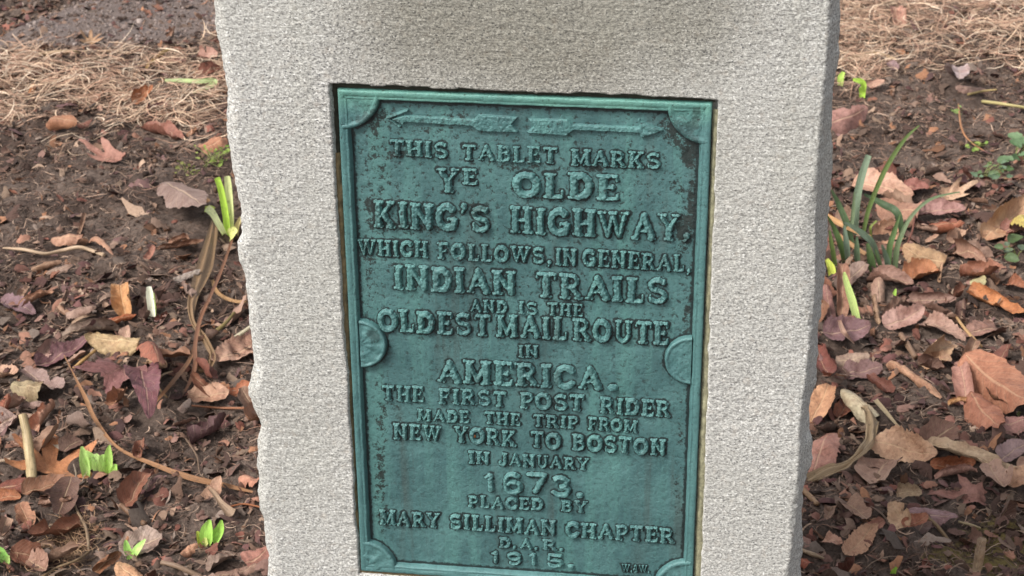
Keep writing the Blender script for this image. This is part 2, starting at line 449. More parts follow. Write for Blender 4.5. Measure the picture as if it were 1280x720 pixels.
def recess_depth(x, z):
    fz = np.clip((z - RC['bl'][1]) / (RC['tl'][1] - RC['bl'][1]), -.2, 1.2)
    xl = RC['bl'][0] + (RC['tl'][0] - RC['bl'][0]) * fz + .0022 * fbm(z * 45, z * 0, 61, 3)
    xr = RC['br'][0] + (RC['tr'][0] - RC['br'][0]) * fz + .0020 * fbm(z * 50, z * 0 + 3, 62, 3)
    zt = RC['tl'][1] + (RC['tr'][1] - RC['tl'][1]) * (x + .2) / .4 + .0028 * fbm(x * 55, x * 0 + 7, 63, 3)
    zb = PLATE_Z - HP / 2 - .0045 + .0012 * fbm(x * 60, x * 0 + 9, 64, 3)
    d = np.minimum(np.minimum(x - xl, xr - x), np.minimum(zt - z, z - zb))
    return d, xl, xr, zt, zb
zz = np.concatenate([np.arange(-.14, .16, .008), np.arange(.16, z_top - .0, .00165)])
NF = 410
def tail(z, tz, tx, seed, amp):
    return np.interp(z, tz, tx) + amp * fbm(z * 22, z * 0 + seed, seed, 4)
rings = []
for iz, z in enumerate(zz):
    xl = float(np.interp(z, tz_ls, tx_ls)) + .0010 * float(fbm(z * 160, 1.0, 8, 2)) + .0035 * max(0.0, float(vnoise(z * 55, 4.0, 12))) - .0022 * float(abs(vnoise(z * 110, 9.0, 14)))
    xlf = float(np.interp(z, tz_ls, tx_ls)) + 0.0060 + 0.0045 * float(fbm(z * 30, 2.0, 9, 3)) + .002
    xr = float(np.interp(z, tz_rs, tx_rs)) + .0010 * float(fbm(z * 140, 5.0, 18, 2))
    xrf = float(np.interp(z, tz_rf, tx_rf)) + .0012 * float(fbm(z * 120, 6.0, 19, 2))
    f = np.linspace(0, 1, NF); x = xlf + (xrf - xlf) * f
    y = 0.0006 * fbm(x * 95, np.full(NF, z * 260), 31, 3, .6) + 0.0007 * fbm(x * 300, np.full(NF, z * 420), 33, 2, .7) \
        + 0.0014 * fbm(x * 9, np.full(NF, z * 14), 36, 2)
    # rounded, chipped arrises
    cw = 0.003 + (0.012 if z < .78 else .003) * max(0, float(fbm(z * 16, 1.5, 44, 3)) + .25) + 0.014 * math.exp(-((z - 0.69) / .06) ** 2)
    dr = (xrf - x); y = y + 0.0042 * np.clip(1 - dr / cw, 0, 1) ** 1.3
    dl = (x - xlf); y = y + 0.0022 * np.clip(1 - dl / .006, 0, 1) ** 1.6
    d, *_ = recess_depth(x, np.full(NF, z))
    y = y + 0.0125 * sstep(-.0006, .0022, d)
    pts = [(a, c, z) for a, c in zip(x, y)]
    yr0 = y[-1]; yl0 = y[0]
    for k in range(1, 9):                                     # right flank, swelling outward behind the arris
        q = k / 8; a = xrf + (xr - xrf) * q ** 1.15; c = yr0 + (Y_RS - yr0) * q
        a += .0022 * float(fbm(z * 60, c * 90, 52, 3)) * math.sin(q * math.pi * .5)
        pts.append((a, c, z))
    for k in range(1, 13):
        q = k / 12; c = Y_RS + (.225 - Y_RS) * q
        a = xr - .006 * q - .03 * max(0, q - .9) * 4 + .010 * float(fbm(z * 14, c * 14, 53, 4)) * min(1, q * 3) - .010 * q
        pts.append((a, c, z))
    for k in range(1, 16):
        q = k / 16; a = (xr - .016) + ((xl + .016) - (xr - .016)) * q
        pts.append((a, .228 + .012 * float(fbm(a * 12, z * 12, 54, 4)), z))
    for k in range(12, -1, -1):
        q = k / 12; c = Y_LS + (.222 - Y_LS) * q
        a = xl + .016 * q + .010 * float(fbm(z * 14, c * 14 + 40, 55, 4)) * min(1, q * 3) + .03 * max(0, q - .9) * 4
        pts.append((a, c, z))
    for k in (3, 2, 1):
        q = k / 4; pts.append((xlf + (xl - xlf) * (1 - (1 - q) ** 1.6), yl0 + (Y_LS - yl0) * q, z))
    rings.append(pts)
NR = len(rings[0])
# rough top: shrink and round off
base_top = np.array(rings[-1])
cx0, cy0 = base_top[:, 0].mean(), .11
for k in range(1, 26):
    q = k / 25; s = 1 - q
    r = base_top.copy(); r[:, 0] = cx0 + (base_top[:, 0] - cx0) * s; r[:, 1] = cy0 + (base_top[:, 1] - cy0) * s
    r[:, 2] = base_top[:, 2] + .012 * (1 - s ** 2) ** .5 + .008 * fbm(r[:, 0] * 18, r[:, 1] * 18, 71, 4) * min(1, q * 4)
    rings.append(r.tolist())
SV = np.concatenate([np.array(r) for r in rings])
marker = empty('stone_marker', (0, 0.11, 0))
tag(marker, 'tall pale grey rough-hewn granite marker stone holding a green bronze plaque', 'monument')
block = mesh_obj('stone_block', SV, grid_faces(len(rings), NR, wrap=True), M_GRANITE, marker)

# sealant, and added gap shade strips, between the plaque and the edge of the recess
def sealant(name, side, mat, z0, z1, depth, label):
    zs = np.arange(z0, z1, .003); rws = []
    for z in zs:
        d, xl, xr, zt, zb = recess_depth(np.array([0.0]), np.array([z]))
        xl = float(xl[0]) if np.ndim(xl) else float(xl); xr = float(xr[0])
        if side < 0: a, b_ = xl - .002, -WP / 2 - .0006 - .0009 * (1 + 2 * float(vnoise(z * 60, 0, 3)))
        else: a, b_ = WP / 2 + .0006 + .0006 * (1 + 2 * float(vnoise(z * 60, 2, 5))), xr + .002
        fs = np.linspace(0, 1, 7)
        for fq in fs:
            rws.append((a + (b_ - a) * fq, depth + .0022 * (abs(fq - .5) * 2) ** 2 + .0012 * float(fbm(z * 120, fq * 3, 4, 3)), z))
    ob = mesh_obj(name, rws, grid_faces(len(zs), 7), mat, marker)
    ob['label'] = label
M_SEAL_Y = mat_plain('old_cream_sealant', (0.25, 0.235, 0.145))
M_SEAL_B = mat_plain('brown_sealant', (0.16, 0.115, 0.055))
zt_ = PLATE_Z + HP / 2
sealant('sealant_bead', -1, M_SEAL_B, PLATE_Z - HP / 2 - .004, zt_ - .075, .0052, 'brown sealant down the left side of the plaque')
sealant('sealant_bead', 1, M_SEAL_Y, PLATE_Z - HP / 2 - .004, zt_ - .006, .0034, 'cream sealant down the right side of the plaque')
M_GAP_SHADE = mat_plain('mossy_gap_shade', (0.034, 0.031, 0.020), .95)  # added strips: dark colour stands in for shade and mossy dirt in the gap
sealant('gap_shade_strip', -1, M_GAP_SHADE, zt_ - .078, zt_ + .002, .0085, 'added dark strip for the shaded, mossy gap at the upper left of the plaque')
xsb = np.arange(-.212, .209, .003); rws = []
for x in xsb:
    for fq in np.linspace(0, 1, 5):
        rws.append((x, .0075 + .002 * abs(fq - .5) + .0012 * float(fbm(x * 110, fq * 3, 16, 3)), zt_ - .0004 + .0078 * fq))
ob = mesh_obj('gap_shade_strip', rws, grid_faces(len(xsb), 5), M_GAP_SHADE, marker); ob['label'] = 'added dark strip for the shaded gap along the top of the plaque'
xsb = np.arange(-.215, .212, .003); rws = []
for x in xsb:
    for fq in np.linspace(0, 1, 5):
        rws.append((x, .003 + .002 * abs(fq - .5) + .001 * float(fbm(x * 110, fq * 3, 6, 3)), PLATE_Z - HP / 2 - .0065 + .0058 * fq))
ob = mesh_obj('sealant_bead', rws, grid_faces(len(xsb), 5), M_SEAL_B, marker); ob['label'] = 'brown sealant along the bottom of the plaque'

# ------------------------------------------------------------------ the plaque
RELIEF = 0.0075
Y0 = 0.0                        # rim top; the plate lies RELIEF behind it
gx = np.linspace(-WP / 2 + .002, WP / 2 - .002, 330); gz = np.linspace(-HP / 2 + .002, HP / 2 - .002, 500)
GX, GZ = np.meshgrid(gx, gz)
GY = Y0 + RELIEF + .0009 * fbm(GX * 30, GZ * 30, 81, 3) + .0003 * fbm(GX * 160, GZ * 160, 82, 3, .7)
PV = np.stack([GX, GY, GZ + PLATE_Z], -1).reshape(-1, 3)
plaque = mesh_obj('plaque', PV, grid_faces(len(gz), len(gx)), M_PLATE, marker)
plaque.location = (0, -0.11, 0)
plaque['label'] = 'blue-green weathered bronze plaque with raised lettering'
def sub(name, verts, faces, mat):
    me_o = mesh_obj(name, verts, faces, mat, None, np.zeros(3))
    me_o.parent = plaque
    return me_o
# border: a swept profile (offset inward from the outer edge, depth)
prof = [(-.0002, .0125), (0.0, .0016), (.0006, .0004), (.0016, .0), (.0060, .0002), (.0068, .0008), (.0078, .0007), (.0092, .0003), (.0100, .0010), (.0112, .0042), (.0124, .0082)]
def border():
    vs = []; cnt = 0
    hw, hh = WP / 2, HP / 2
    corners = [(-hw, hh), (hw, hh), (hw, -hh), (-hw, -hh)]
    path_pts = []
    for k in range(4):
        a = corners[k]; b_ = corners[(k + 1) % 4]; n = 130 if k % 2 == 0 else 200
        for i in range(n):
            q = i / n; path_pts.append((a[0] + (b_[0] - a[0]) * q, a[1] + (b_[1] - a[1]) * q, k, q))
    for (x, z, k, q) in path_pts:
        for j, (off, dep) in enumerate(prof):
            fx, fz = (1 - 2 * off / WP), (1 - 2 * off / HP)
            jit = .0007 * float(fbm(x * 90 + j * .2, z * 90, 91, 3)) if j > 1 else .0004 * float(fbm(x * 60, z * 60, 92, 2))
            if k in (0, 2): px_, pz_ = (x * fx if q == 0 else np.clip(x, -hw + off, hw - off)), math.copysign(hh - off - jit, z)
            else: px_, pz_ = math.copysign(hw - off - jit, x), (z * fz if q == 0 else np.clip(z, -hh + off, hh - off))
            if q == 0: px_, pz_ = math.copysign(hw - off, x), math.copysign(hh - off, z)
            vs.append((px_, Y0 + dep + .0005 * float(fbm(x * 50, z * 50 + j, 95, 3)), pz_ + PLATE_Z))
    nc = len(prof); n = len(path_pts); fc = []
    for i in range(n):
        i2 = (i + 1) % n
        for j in range(nc - 1): fc.append((i * nc + j, i * nc + j + 1, i2 * nc + j + 1, i2 * nc + j))
    return vs, fc
bv, bf = border()
sub('border', bv, bf, M_RIM)
# corner and side bosses (discs that spring from the border)
def boss(name, cx, cz, R_, a0, a1, seed, orn):
    nr, na = 30, 56; vs = []
    for i in range(nr + 1):
        r = R_ * min(1.0, i / (nr - 4)); wall = max(0, i - (nr - 4)) / 4
        if wall > 0: r = R_ * (1 + .035 * wall)
        for j in range(na + 1):
            a = a0 + (a1 - a0) * j / na
            rr = r * (1 + .015 * float(fbm(a * 3, 1.0, seed, 3)))
            x, z = cx + rr * math.cos(a), cz + rr * math.sin(a)
            q = r / R_
            ring = .0014 * math.exp(-((q - .93) / .05) ** 2)
            relief = .0006 * orn * math.cos(a * 10 + seed) * (q < .85) * q + .0010 * float(fbm(x * 110, z * 110, seed + 5, 4, .6)) + .0007 * math.exp(-((q - .45) / .08) ** 2) * orn
            y = Y0 + .0010 - ring - relief
            if wall > 0: y = Y0 + .0010 + (RELIEF + .001 - .0010) * wall
            vs.append((x, y, z + PLATE_Z))
    o = sub(name, vs, grid_faces(nr + 1, na + 1), M_RIM if orn < 2 else M_LETTER)
    return o
hw, hh = WP / 2 - .0035, HP / 2 - .0035
boss('corner_boss', -hw, hh, .0425, -math.pi / 2, 0, 3, .5)
boss('corner_boss', hw, hh, .0435, -math.pi, -math.pi / 2, 7, .3)
boss('corner_boss', -hw, -hh, .0400, 0, math.pi / 2, 11, 1.5)
boss('corner_boss', hw, -hh, .0430, math.pi / 2, math.pi, 15, .6)
zl = on_y(450, 431)[2] - PLATE_Z; zr = on_y(860, 452)[2] - PLATE_Z
boss('side_boss', -WP / 2 + .0118, zl, .0305, -math.pi / 2, math.pi / 2, 21, 1.2)
boss('side_boss', WP / 2 - .0118, zr, .0300, math.pi / 2, 1.5 * math.pi, 25, .4)

# raised shapes on the plate are made as worn relief over strokes
def relief_mesh(strokes, polys, bounds, cell, bevel, seed, rough=.012, name='relief', mat=None):
    x0, x1, z0, z1 = bounds
    nx = int((x1 - x0) / cell) + 1; nz = int((z1 - z0) / cell) + 1
    gx_, gz_ = np.meshgrid(np.linspace(x0, x1, nx), np.linspace(z0, z1, nz))
    best = np.full(gx_.shape, -9.0)
    for pts, r in strokes:
        for (ax, az), (bx, bz) in zip(pts[:-1], pts[1:]):
            dx, dz = bx - ax, bz - az; L2 = dx * dx + dz * dz + 1e-12
            t = np.clip(((gx_ - ax) * dx + (gz_ - az) * dz) / L2, 0, 1)
            d = np.hypot(gx_ - ax - t * dx, gz_ - az - t * dz)
            best = np.maximum(best, r - d)
    for poly in polys:
        inside = np.zeros(gx_.shape, bool); dmin = np.full(gx_.shape, 9.0); n = len(poly)
        for k in range(n):
            ax, az = poly[k]; bx, bz = poly[(k + 1) % n]; dx, dz = bx - ax, bz - az
            t = np.clip(((gx_ - ax) * dx + (gz_ - az) * dz) / (dx * dx + dz * dz + 1e-12), 0, 1)
            dmin = np.minimum(dmin, np.hypot(gx_ - ax - t * dx, gz_ - az - t * dz))
            cond = ((az > gz_) != (bz > gz_)) & (gx_ < (bx - ax) * (gz_ - az) / (bz - az + 1e-12) + ax)
            inside ^= cond
        best = np.maximum(best, np.where(inside, dmin, -dmin))
    best = best + rough * 2 * fbm(gx_ * 7 / (cell * 28), gz_ * 7 / (cell * 28), seed, 3, .6)
    h = sstep(-.25, 1.0, best / bevel)
    h = h * (1 + .22 * fbm(gx_ / (cell * 5), gz_ / (cell * 5), seed + 9, 3, .6)) - .10 * (best < 0)
    keepv = best > -bevel * 1.0
    f = grid_faces(nz, nx); kv = keepv.reshape(-1)
    f = f[kv[f].any(1)]
    used = np.unique(f); remap = -np.ones(nx * nz, int); remap[used] = np.arange(len(used))
    V_ = np.stack([gx_, -h, gz_], -1).reshape(-1, 3)[used]
    me = bpy.data.meshes.new(name); me.from_pydata(V_.tolist(), [], remap[f].tolist()); me.shade_smooth()
    me.materials.append(mat or M_LETTER)
    return me
def arc(cx, cz, rx, rz, a0, a1, n=14):
    return [(cx + rx * math.cos(math.radians(a0 + (a1 - a0) * i / n)), cz + rz * math.sin(math.radians(a0 + (a1 - a0) * i / n))) for i in range(n + 1)]
S = 0.130       # half stem width
def glyphs():
    lo, hi = S, 1 - S; G = {}
    def stem(x, a=lo, b=hi, w=S, sp=(1, 1)):
        r = [([(x, a), (x, b)], w)]
        for k, zz_ in ((0, .05), (1, .95)):
            if sp[k]: r.append(([(x - .15, zz_), (x + .15, zz_)], .055))
        return r
    W_ = .74
    G['A'] = (.86, [([(.14, lo - .03), (.43, hi)], .085), ([(.72, lo - .03), (.43, hi)], S), ([(.28, .34), (.6, .34)], .07), ([(.03, .05), (.22, .05)], .05), ([(.62, .05), (.83, .05)], .05)])
    G['B'] = (.74, stem(.2) + [([(.2, hi), (.42, hi)] + arc(.42, .74, .18, .17, 90, -90) + [(.2, .54)], .085), ([(.42, .54)] + arc(.44, .31, .2, .22, 90, -90) + [(.2, lo)], .09)])
    G['C'] = (.78, [(arc(.42, .5, .31, .4, 42, 318, 24), S), ([(.67, .72), (.67, .9)], .05), ([(.67, .14), (.67, .26)], .05)])
    G['D'] = (.80, stem(.2) + [([(.2, hi), (.38, hi)] + arc(.38, .5, .29, .4, 90, -90, 18) + [(.2, lo)], S)])
    G['E'] = (.70, stem(.2) + [([(.2, .93), (.6, .93)], .065), ([(.2, .5), (.5, .5)], .065), ([(.2, .07), (.62, .07)], .065), ([(.62, .93), (.62, .78)], .045), ([(.64, .07), (.64, .24)], .045), ([(.5, .42), (.5, .58)], .04)])
    G['F'] = (.68, stem(.2) + [([(.2, .93), (.6, .93)], .065), ([(.2, .5), (.5, .5)], .065), ([(.62, .93), (.62, .76)], .045), ([(.5, .42), (.5, .58)], .04)])
    G['G'] = (.82, [(arc(.42, .5, .31, .4, 48, 340, 24), S), ([(.48, .44), (.76, .44)], .055), ([(.68, .44), (.68, .1)], .085)])
    G['H'] = (.84, stem(.19) + stem(.65) + [([(.19, .5), (.65, .5)], .075)])
    G['I'] = (.36, stem(.18))
    G['J'] = (.60, [([(.42, hi), (.42, .3)] + arc(.25, .3, .17, .2, 0, -170), S), ([(.27, .95), (.57, .95)], .05)])
    G['K'] = (.84, stem(.19) + [([(.22, .38), (.62, hi)], .085), ([(.36, .54), (.66, lo)], .1), ([(.5, .95), (.76, .95)], .05), ([(.52, .05), (.82, .05)], .05)])
    G['L'] = (.66, stem(.2) + [([(.2, .07), (.58, .07)], .07), ([(.6, .07), (.6, .28)], .05)])
    G['M'] = (.98, stem(.18) + stem(.80) + [([(.18, hi), (.49, .16)], .09), ([(.80, hi), (.49, .16)], .09)])
    G['N'] = (.86, stem(.18, sp=(1, 1)) + stem(.68, sp=(0, 1)) + [([(.18, hi), (.68, lo)], .095)])
    G['O'] = (.84, [(arc(.42, .5, .315, .4, 0, 360, 28), S)])
    G['P'] = (.70, stem(.2) + [([(.2, .93), (.42, .93)] + arc(.42, .69, .2, .23, 90, -90) + [(.2, .46)], .08)])
    G['R'] = (.82, stem(.2) + [([(.2, .93), (.43, .93)] + arc(.43, .71, .18, .21, 90, -90) + [(.2, .5)], .08), ([(.42, .5), (.66, lo)], .1), ([(.55, .05), (.8, .05)], .05)])
    G['S'] = (.72, [(arc(.36, .715, .235, .195, 30, 262, 14) + arc(.37, .29, .255, .205, 82, -150, 14), .092), ([(.6, .74), (.6, .92)], .045), ([(.12, .1), (.12, .28)], .045)])
    G['T'] = (.76, stem(.38, sp=(1, 0)) + [([(.08, .93), (.68, .93)], .07), ([(.07, .93), (.07, .76)], .045), ([(.69, .93), (.69, .76)], .045)])
    G['U'] = (.82, [([(.18, .93), (.18, .38)] + arc(.41, .36, .23, .27, 180, 360) + [(.64, .93)], .09), ([(.05, .95), (.32, .95)], .05), ([(.52, .95), (.77, .95)], .05)])
    G['V'] = (.84, [([(.15, hi), (.42, .1)], S), ([(.69, hi), (.42, .1)], .085), ([(.02, .95), (.3, .95)], .05), ([(.56, .95), (.82, .95)], .05)])
    G['W'] = (1.14, [([(.14, hi), (.36, .1)], .09), ([(.57, hi), (.36, .1)], .08), ([(.57, hi), (.78, .1)], .09), ([(1.0, hi), (.78, .1)], .08), ([(.02, .95), (.28, .95)], .05), ([(.45, .95), (.69, .95)], .05), ([(.88, .95), (1.12, .95)], .05)])
    G['Y'] = (.82, [([(.14, hi), (.41, .46)], .09), ([(.68, hi), (.41, .46)], .08), ([(.41, .5), (.41, lo)], S), ([(.01, .95), (.28, .95)], .05), ([(.55, .95), (.8, .95)], .05), ([(.27, .05), (.55, .05)], .05)])
    G['1'] = (.42, [([(.24, hi), (.24, lo)], .1), ([(.24, hi), (.08, .76)], .06)])
    G['3'] = (.70, [(arc(.33, .71, .21, .2, 150, -85, 14), .09), (arc(.33, .30, .25, .215, 85, -150, 14), .1)])
    G['5'] = (.70, [([(.16, .93), (.58, .93)], .075), ([(.15, .93), (.13, .55)], .07), (arc(.34, .33, .25, .245, 125, -145, 16), .095)])
    G['6'] = (.72, [(arc(.36, .33, .24, .24, 0, 360, 20), .095), ([(.12, .33), (.12, .6)] + arc(.37, .6, .25, .31, 180, 50, 10), .09)])
    G['7'] = (.68, [([(.08, .91), (.6, .91)], .085), ([(.6, .9), (.28, lo)], .1)])
    G['9'] = (.72, [(arc(.36, .68, .24, .23, 0, 360, 20), .095), ([(.6, .68), (.6, .4)] + arc(.35, .4, .25, .3, 0, -130, 10), .09)])
    G['.'] = (.30, [([(.15, .1), (.16, .1)], .12)])
    G[','] = (.30, [([(.16, .1), (.16, .1)], .12), ([(.18, .06), (.1, -.13)], .055)])
    G["'"] = (.28, [([(.14, .92), (.14, .92)], .12), ([(.16, .9), (.08, .7)], .055)])
    G['&'] = (.72, [(arc(.32, .72, .15, .17, -40, 220, 12) + [(.6, .1)], .08), (arc(.3, .28, .2, .2, 120, 400, 12), .08)])
    return G
GL = glyphs(); glyph_mesh = {}
def get_glyph(ch, var):
    if (ch, var) not in glyph_mesh:
        w, st = GL[ch]
        glyph_mesh[(ch, var)] = relief_mesh(st, [], (-.12, w + .12, -.3 if ch == ',' else -.1, 1.1), .022, .068, ord(ch) * 3 + var * 101, .026, 'letter')
    return glyph_mesh[(ch, var)]
# every word: text, baseline start px, baseline end px, capital height px
WORDS = [("THIS", 487, 195, 560, 198.5, 20), ("TABLET", 577, 200, 697, 205.5, 20), ("MARKS", 714, 206.5, 825, 212, 20),
 ("Y", 547, 241, 574, 242, 31), ("E", 578, 231, 597, 232, 20), ("OLDE", 641, 246, 774, 252, 32),
 ("KING'S", 467, 284, 612, 291, 33), ("HIGHWAY", 638, 292, 850, 302, 33), (",", 852, 298, 864, 299, 30),
 ("WHICH", 448, 319, 535, 323, 20), ("FOLLOWS,", 547, 324, 690, 330.5, 20.5), ("IN", 694, 331.5, 721, 333, 21), ("GENERAL,", 728, 333, 864, 341, 21),
 ("INDIAN", 492, 362, 644, 370, 31), ("TRAILS", 669, 372, 834, 380.5, 31),
 ("AND", 588, 390, 634, 392, 15.5), ("IS", 648, 392.5, 672, 393.5, 15.5), ("THE", 684, 394, 729, 396, 16),
 ("OLDEST", 473, 414, 614, 421, 27), ("MAIL", 621, 421, 709, 425.5, 28), ("ROUTE", 716, 426, 836, 432, 28),
 ("IN", 648, 447, 673, 448.5, 15.5), ("AMERICA", 547, 478, 753, 488, 29), (".", 758, 488, 775, 489, 32),
 ("THE", 478, 501, 530, 503.5, 19), ("FIRST", 548, 504.5, 633, 509, 19), ("POST", 650, 510.5, 730, 515, 20), ("RIDER", 750, 517, 838, 522, 20),
 ("MADE", 522, 526, 587, 529.5, 14.5), ("THE", 605, 530, 651, 532.5, 15), ("TRIP", 666, 533.5, 723, 536.5, 15), ("FROM", 735, 537.5, 796, 541, 15.5),
 ("NEW", 492, 549, 552, 552.5, 19.5), ("YORK", 568, 553.5, 645, 558.5, 19.5), ("TO", 663, 559.5, 701, 562, 19.5), ("BOSTON", 715, 563, 832, 570, 20),
 ("IN", 586, 580, 612, 581.5, 15), ("JANUARY", 624, 582, 736, 588, 15), ("1", 604, 616, 621, 617, 26), ("673.", 628, 617, 730, 623, 27),
 ("PLACED", 585, 634, 679, 638.5, 14.5), ("BY", 701, 639.5, 734, 641.5, 14.5),
 ("MARY", 475, 656, 550, 660, 18), ("SILLIMAN", 562, 661, 695, 670, 18), ("CHAPTER", 707, 671, 843, 680, 18.5),
 ("D.", 624, 684.5, 646, 686, 12.5), ("A.", 650, 686, 673, 687.5, 12.5), ("R.", 678, 687.5, 705, 689, 12.5),
 ("1", 613, 704.5, 625, 705, 16), ("9", 633, 706, 653, 707, 16.5), ("1", 660, 707, 673, 708, 16.5), ("5.", 682, 708.5, 718, 710, 16.5), ("W.&W.", 777, 714.5, 812, 716.5, 9)]
LETTER_N = 0
HALO = np.zeros(GX.shape)  # mask for grime and painted-in shade around letters, border and bosses
y_pl = Y0 + RELIEF
rl = random.Random(5)
for (txt, ax, ay, bx, by, ch) in WORDS:
    yy = y_pl - .0018
    A = on_y(ax, ay, yy); B = on_y(bx, by, yy); T = on_y(ax, ay - ch, yy)
    cap = T[2] - A[2]; L = B[0] - A[0]
    gap = .10
    tot = sum(GL[c][0] for c in txt) + gap * (len(txt) - 1)
    k = L / tot
    x = A[0]
    for c in txt:
        me = get_glyph(c, rl.choice((0, 1)))
        o = bpy.data.objects.new('letter', me); COL.objects.link(o); o.parent = plaque
        q = (x - A[0]) / L
        dep = 0.0024 + cap * .10
        o.location = (x, y_pl + .0003, A[2] + (B[2] - A[2]) * q + rl.uniform(-.0004, .0004))
        o.scale = (k * rl.uniform(.97, 1.03), dep * rl.uniform(.9, 1.12), cap * rl.uniform(.97, 1.03))
        o.rotation_euler = (0, math.radians(rl.uniform(-1.6, 1.6)), 0)
        lx_ = o.location.x + .5 * GL[c][0] * k; lz_ = o.location.z - PLATE_Z + cap * .5
        near_ = (np.abs(GX - lx_) < k * .8 + .012) & (np.abs(GZ - lz_) < cap * .6 + .012)
        if near_.any():
            gxn, gzn = (GX[near_] - o.location.x) / k, (GZ[near_] - o.location.z + PLATE_Z) / cap
            best_ = np.full(gxn.shape, 9.0)
            for pts_, r_ in GL[c][1]:
                for (ax_, az_), (bx_, bz_) in zip(pts_[:-1], pts_[1:]):
                    dx_, dz_ = bx_ - ax_, bz_ - az_; t_ = np.clip(((gxn - ax_) * dx_ + (gzn - az_) * dz_) / (dx_ * dx_ + dz_ * dz_ + 1e-12), 0, 1)
                    best_ = np.minimum(best_, (np.hypot((gxn - ax_ - t_ * dx_) * k, (gzn - az_ - t_ * dz_) * cap)) - r_ * cap)
            HALO[near_] = np.maximum(HALO[near_], np.clip(1 - best_ / .0036, 0, 1) * (.45 + .6 * float(vnoise(o.location.x * 25, o.location.z * 25, 6) + .5)))
        x += (GL[c][0] + gap) * k; LETTER_N += 1
edge_d = np.minimum(WP / 2 - np.abs(GX), HP / 2 - np.abs(GZ)) - .0124
HALO = np.maximum(HALO, .85 * np.clip(1 - edge_d / .0055, 0, 1))
for bx_, bz_, br_ in ((-hw, hh, .0425), (hw, hh, .0435), (-hw, -hh, .04), (hw, -hh, .043), (-WP / 2 + .0118, zl, .0305), (WP / 2 - .0118, zr, .03)):
    HALO = np.maximum(HALO, .9 * np.clip(1 - (np.hypot(GX - bx_, GZ - bz_) - br_) / .006, 0, 1))
pa_ = plaque.data.color_attributes.new('halo_shade', 'FLOAT_COLOR', 'POINT')
pa_.data.foreach_set('color', np.repeat(HALO.reshape(-1, 1), 4, 1).reshape(-1))
# the two arrows
def on_plate(pts): return [tuple(on_y(px, py, y_pl - .002)[[0, 2]] - np.array([0, PLATE_Z])) for (px, py) in pts]
def arrow(strk, polys, seed):
    st = [(on_plate(p), r) for p, r in strk]; po = [on_plate(p) for p in polys]
    allp = [q for s_, _ in st for q in s_] + [q for p in po for q in p]
    bx = (min(q[0] for q in allp) - .005, max(q[0] for q in allp) + .005, min(q[1] for q in allp) - .005, max(q[1] for q in allp) + .005)
    me = relief_mesh(st, po, bx, .0006, .0009, seed, .00012, 'arrow')
    o = bpy.data.objects.new('arrow', me); COL.objects.link(o); o.parent = plaque
    o.location = (0, y_pl + .0002, PLATE_Z); o.scale = (1, .0042, 1)
arrow([([(484, 147.5), (509, 138)], .0016), ([(484, 148), (500, 158)], .0012)],
      [[(488, 149), (505, 144), (592, 149.5), (598, 143.5), (648, 146.5), (640, 155), (649, 165.5), (599, 164), (590, 157.5), (506, 152.5), (504, 156)]], 301)
arrow([([(799, 150), (802, 171)], .0012)],
      [[(661, 149), (709, 149.5), (716, 155), (799, 159), (799, 150), (830, 163), (801, 172.5), (799, 166), (717, 162.5), (708, 169.5), (658, 166), (667, 158)]], 305)
# a speck of rust in the O of YORK
q = on_y(592, 546, y_pl - .0015); vs = []
for i in range(5):
    for j in range(10):
        r = .0026 * i / 4; a = j * math.tau / 10
        vs.append((q[0] + r * math.cos(a), y_pl - .0014 * (1 - (i / 4) ** 2) - .0002, q[2] + r * math.sin(a)))
sub('rust_spot', vs, grid_faces(5, 10, wrap=True), mat_plain('orange_rust', (0.42, 0.14, 0.035)))

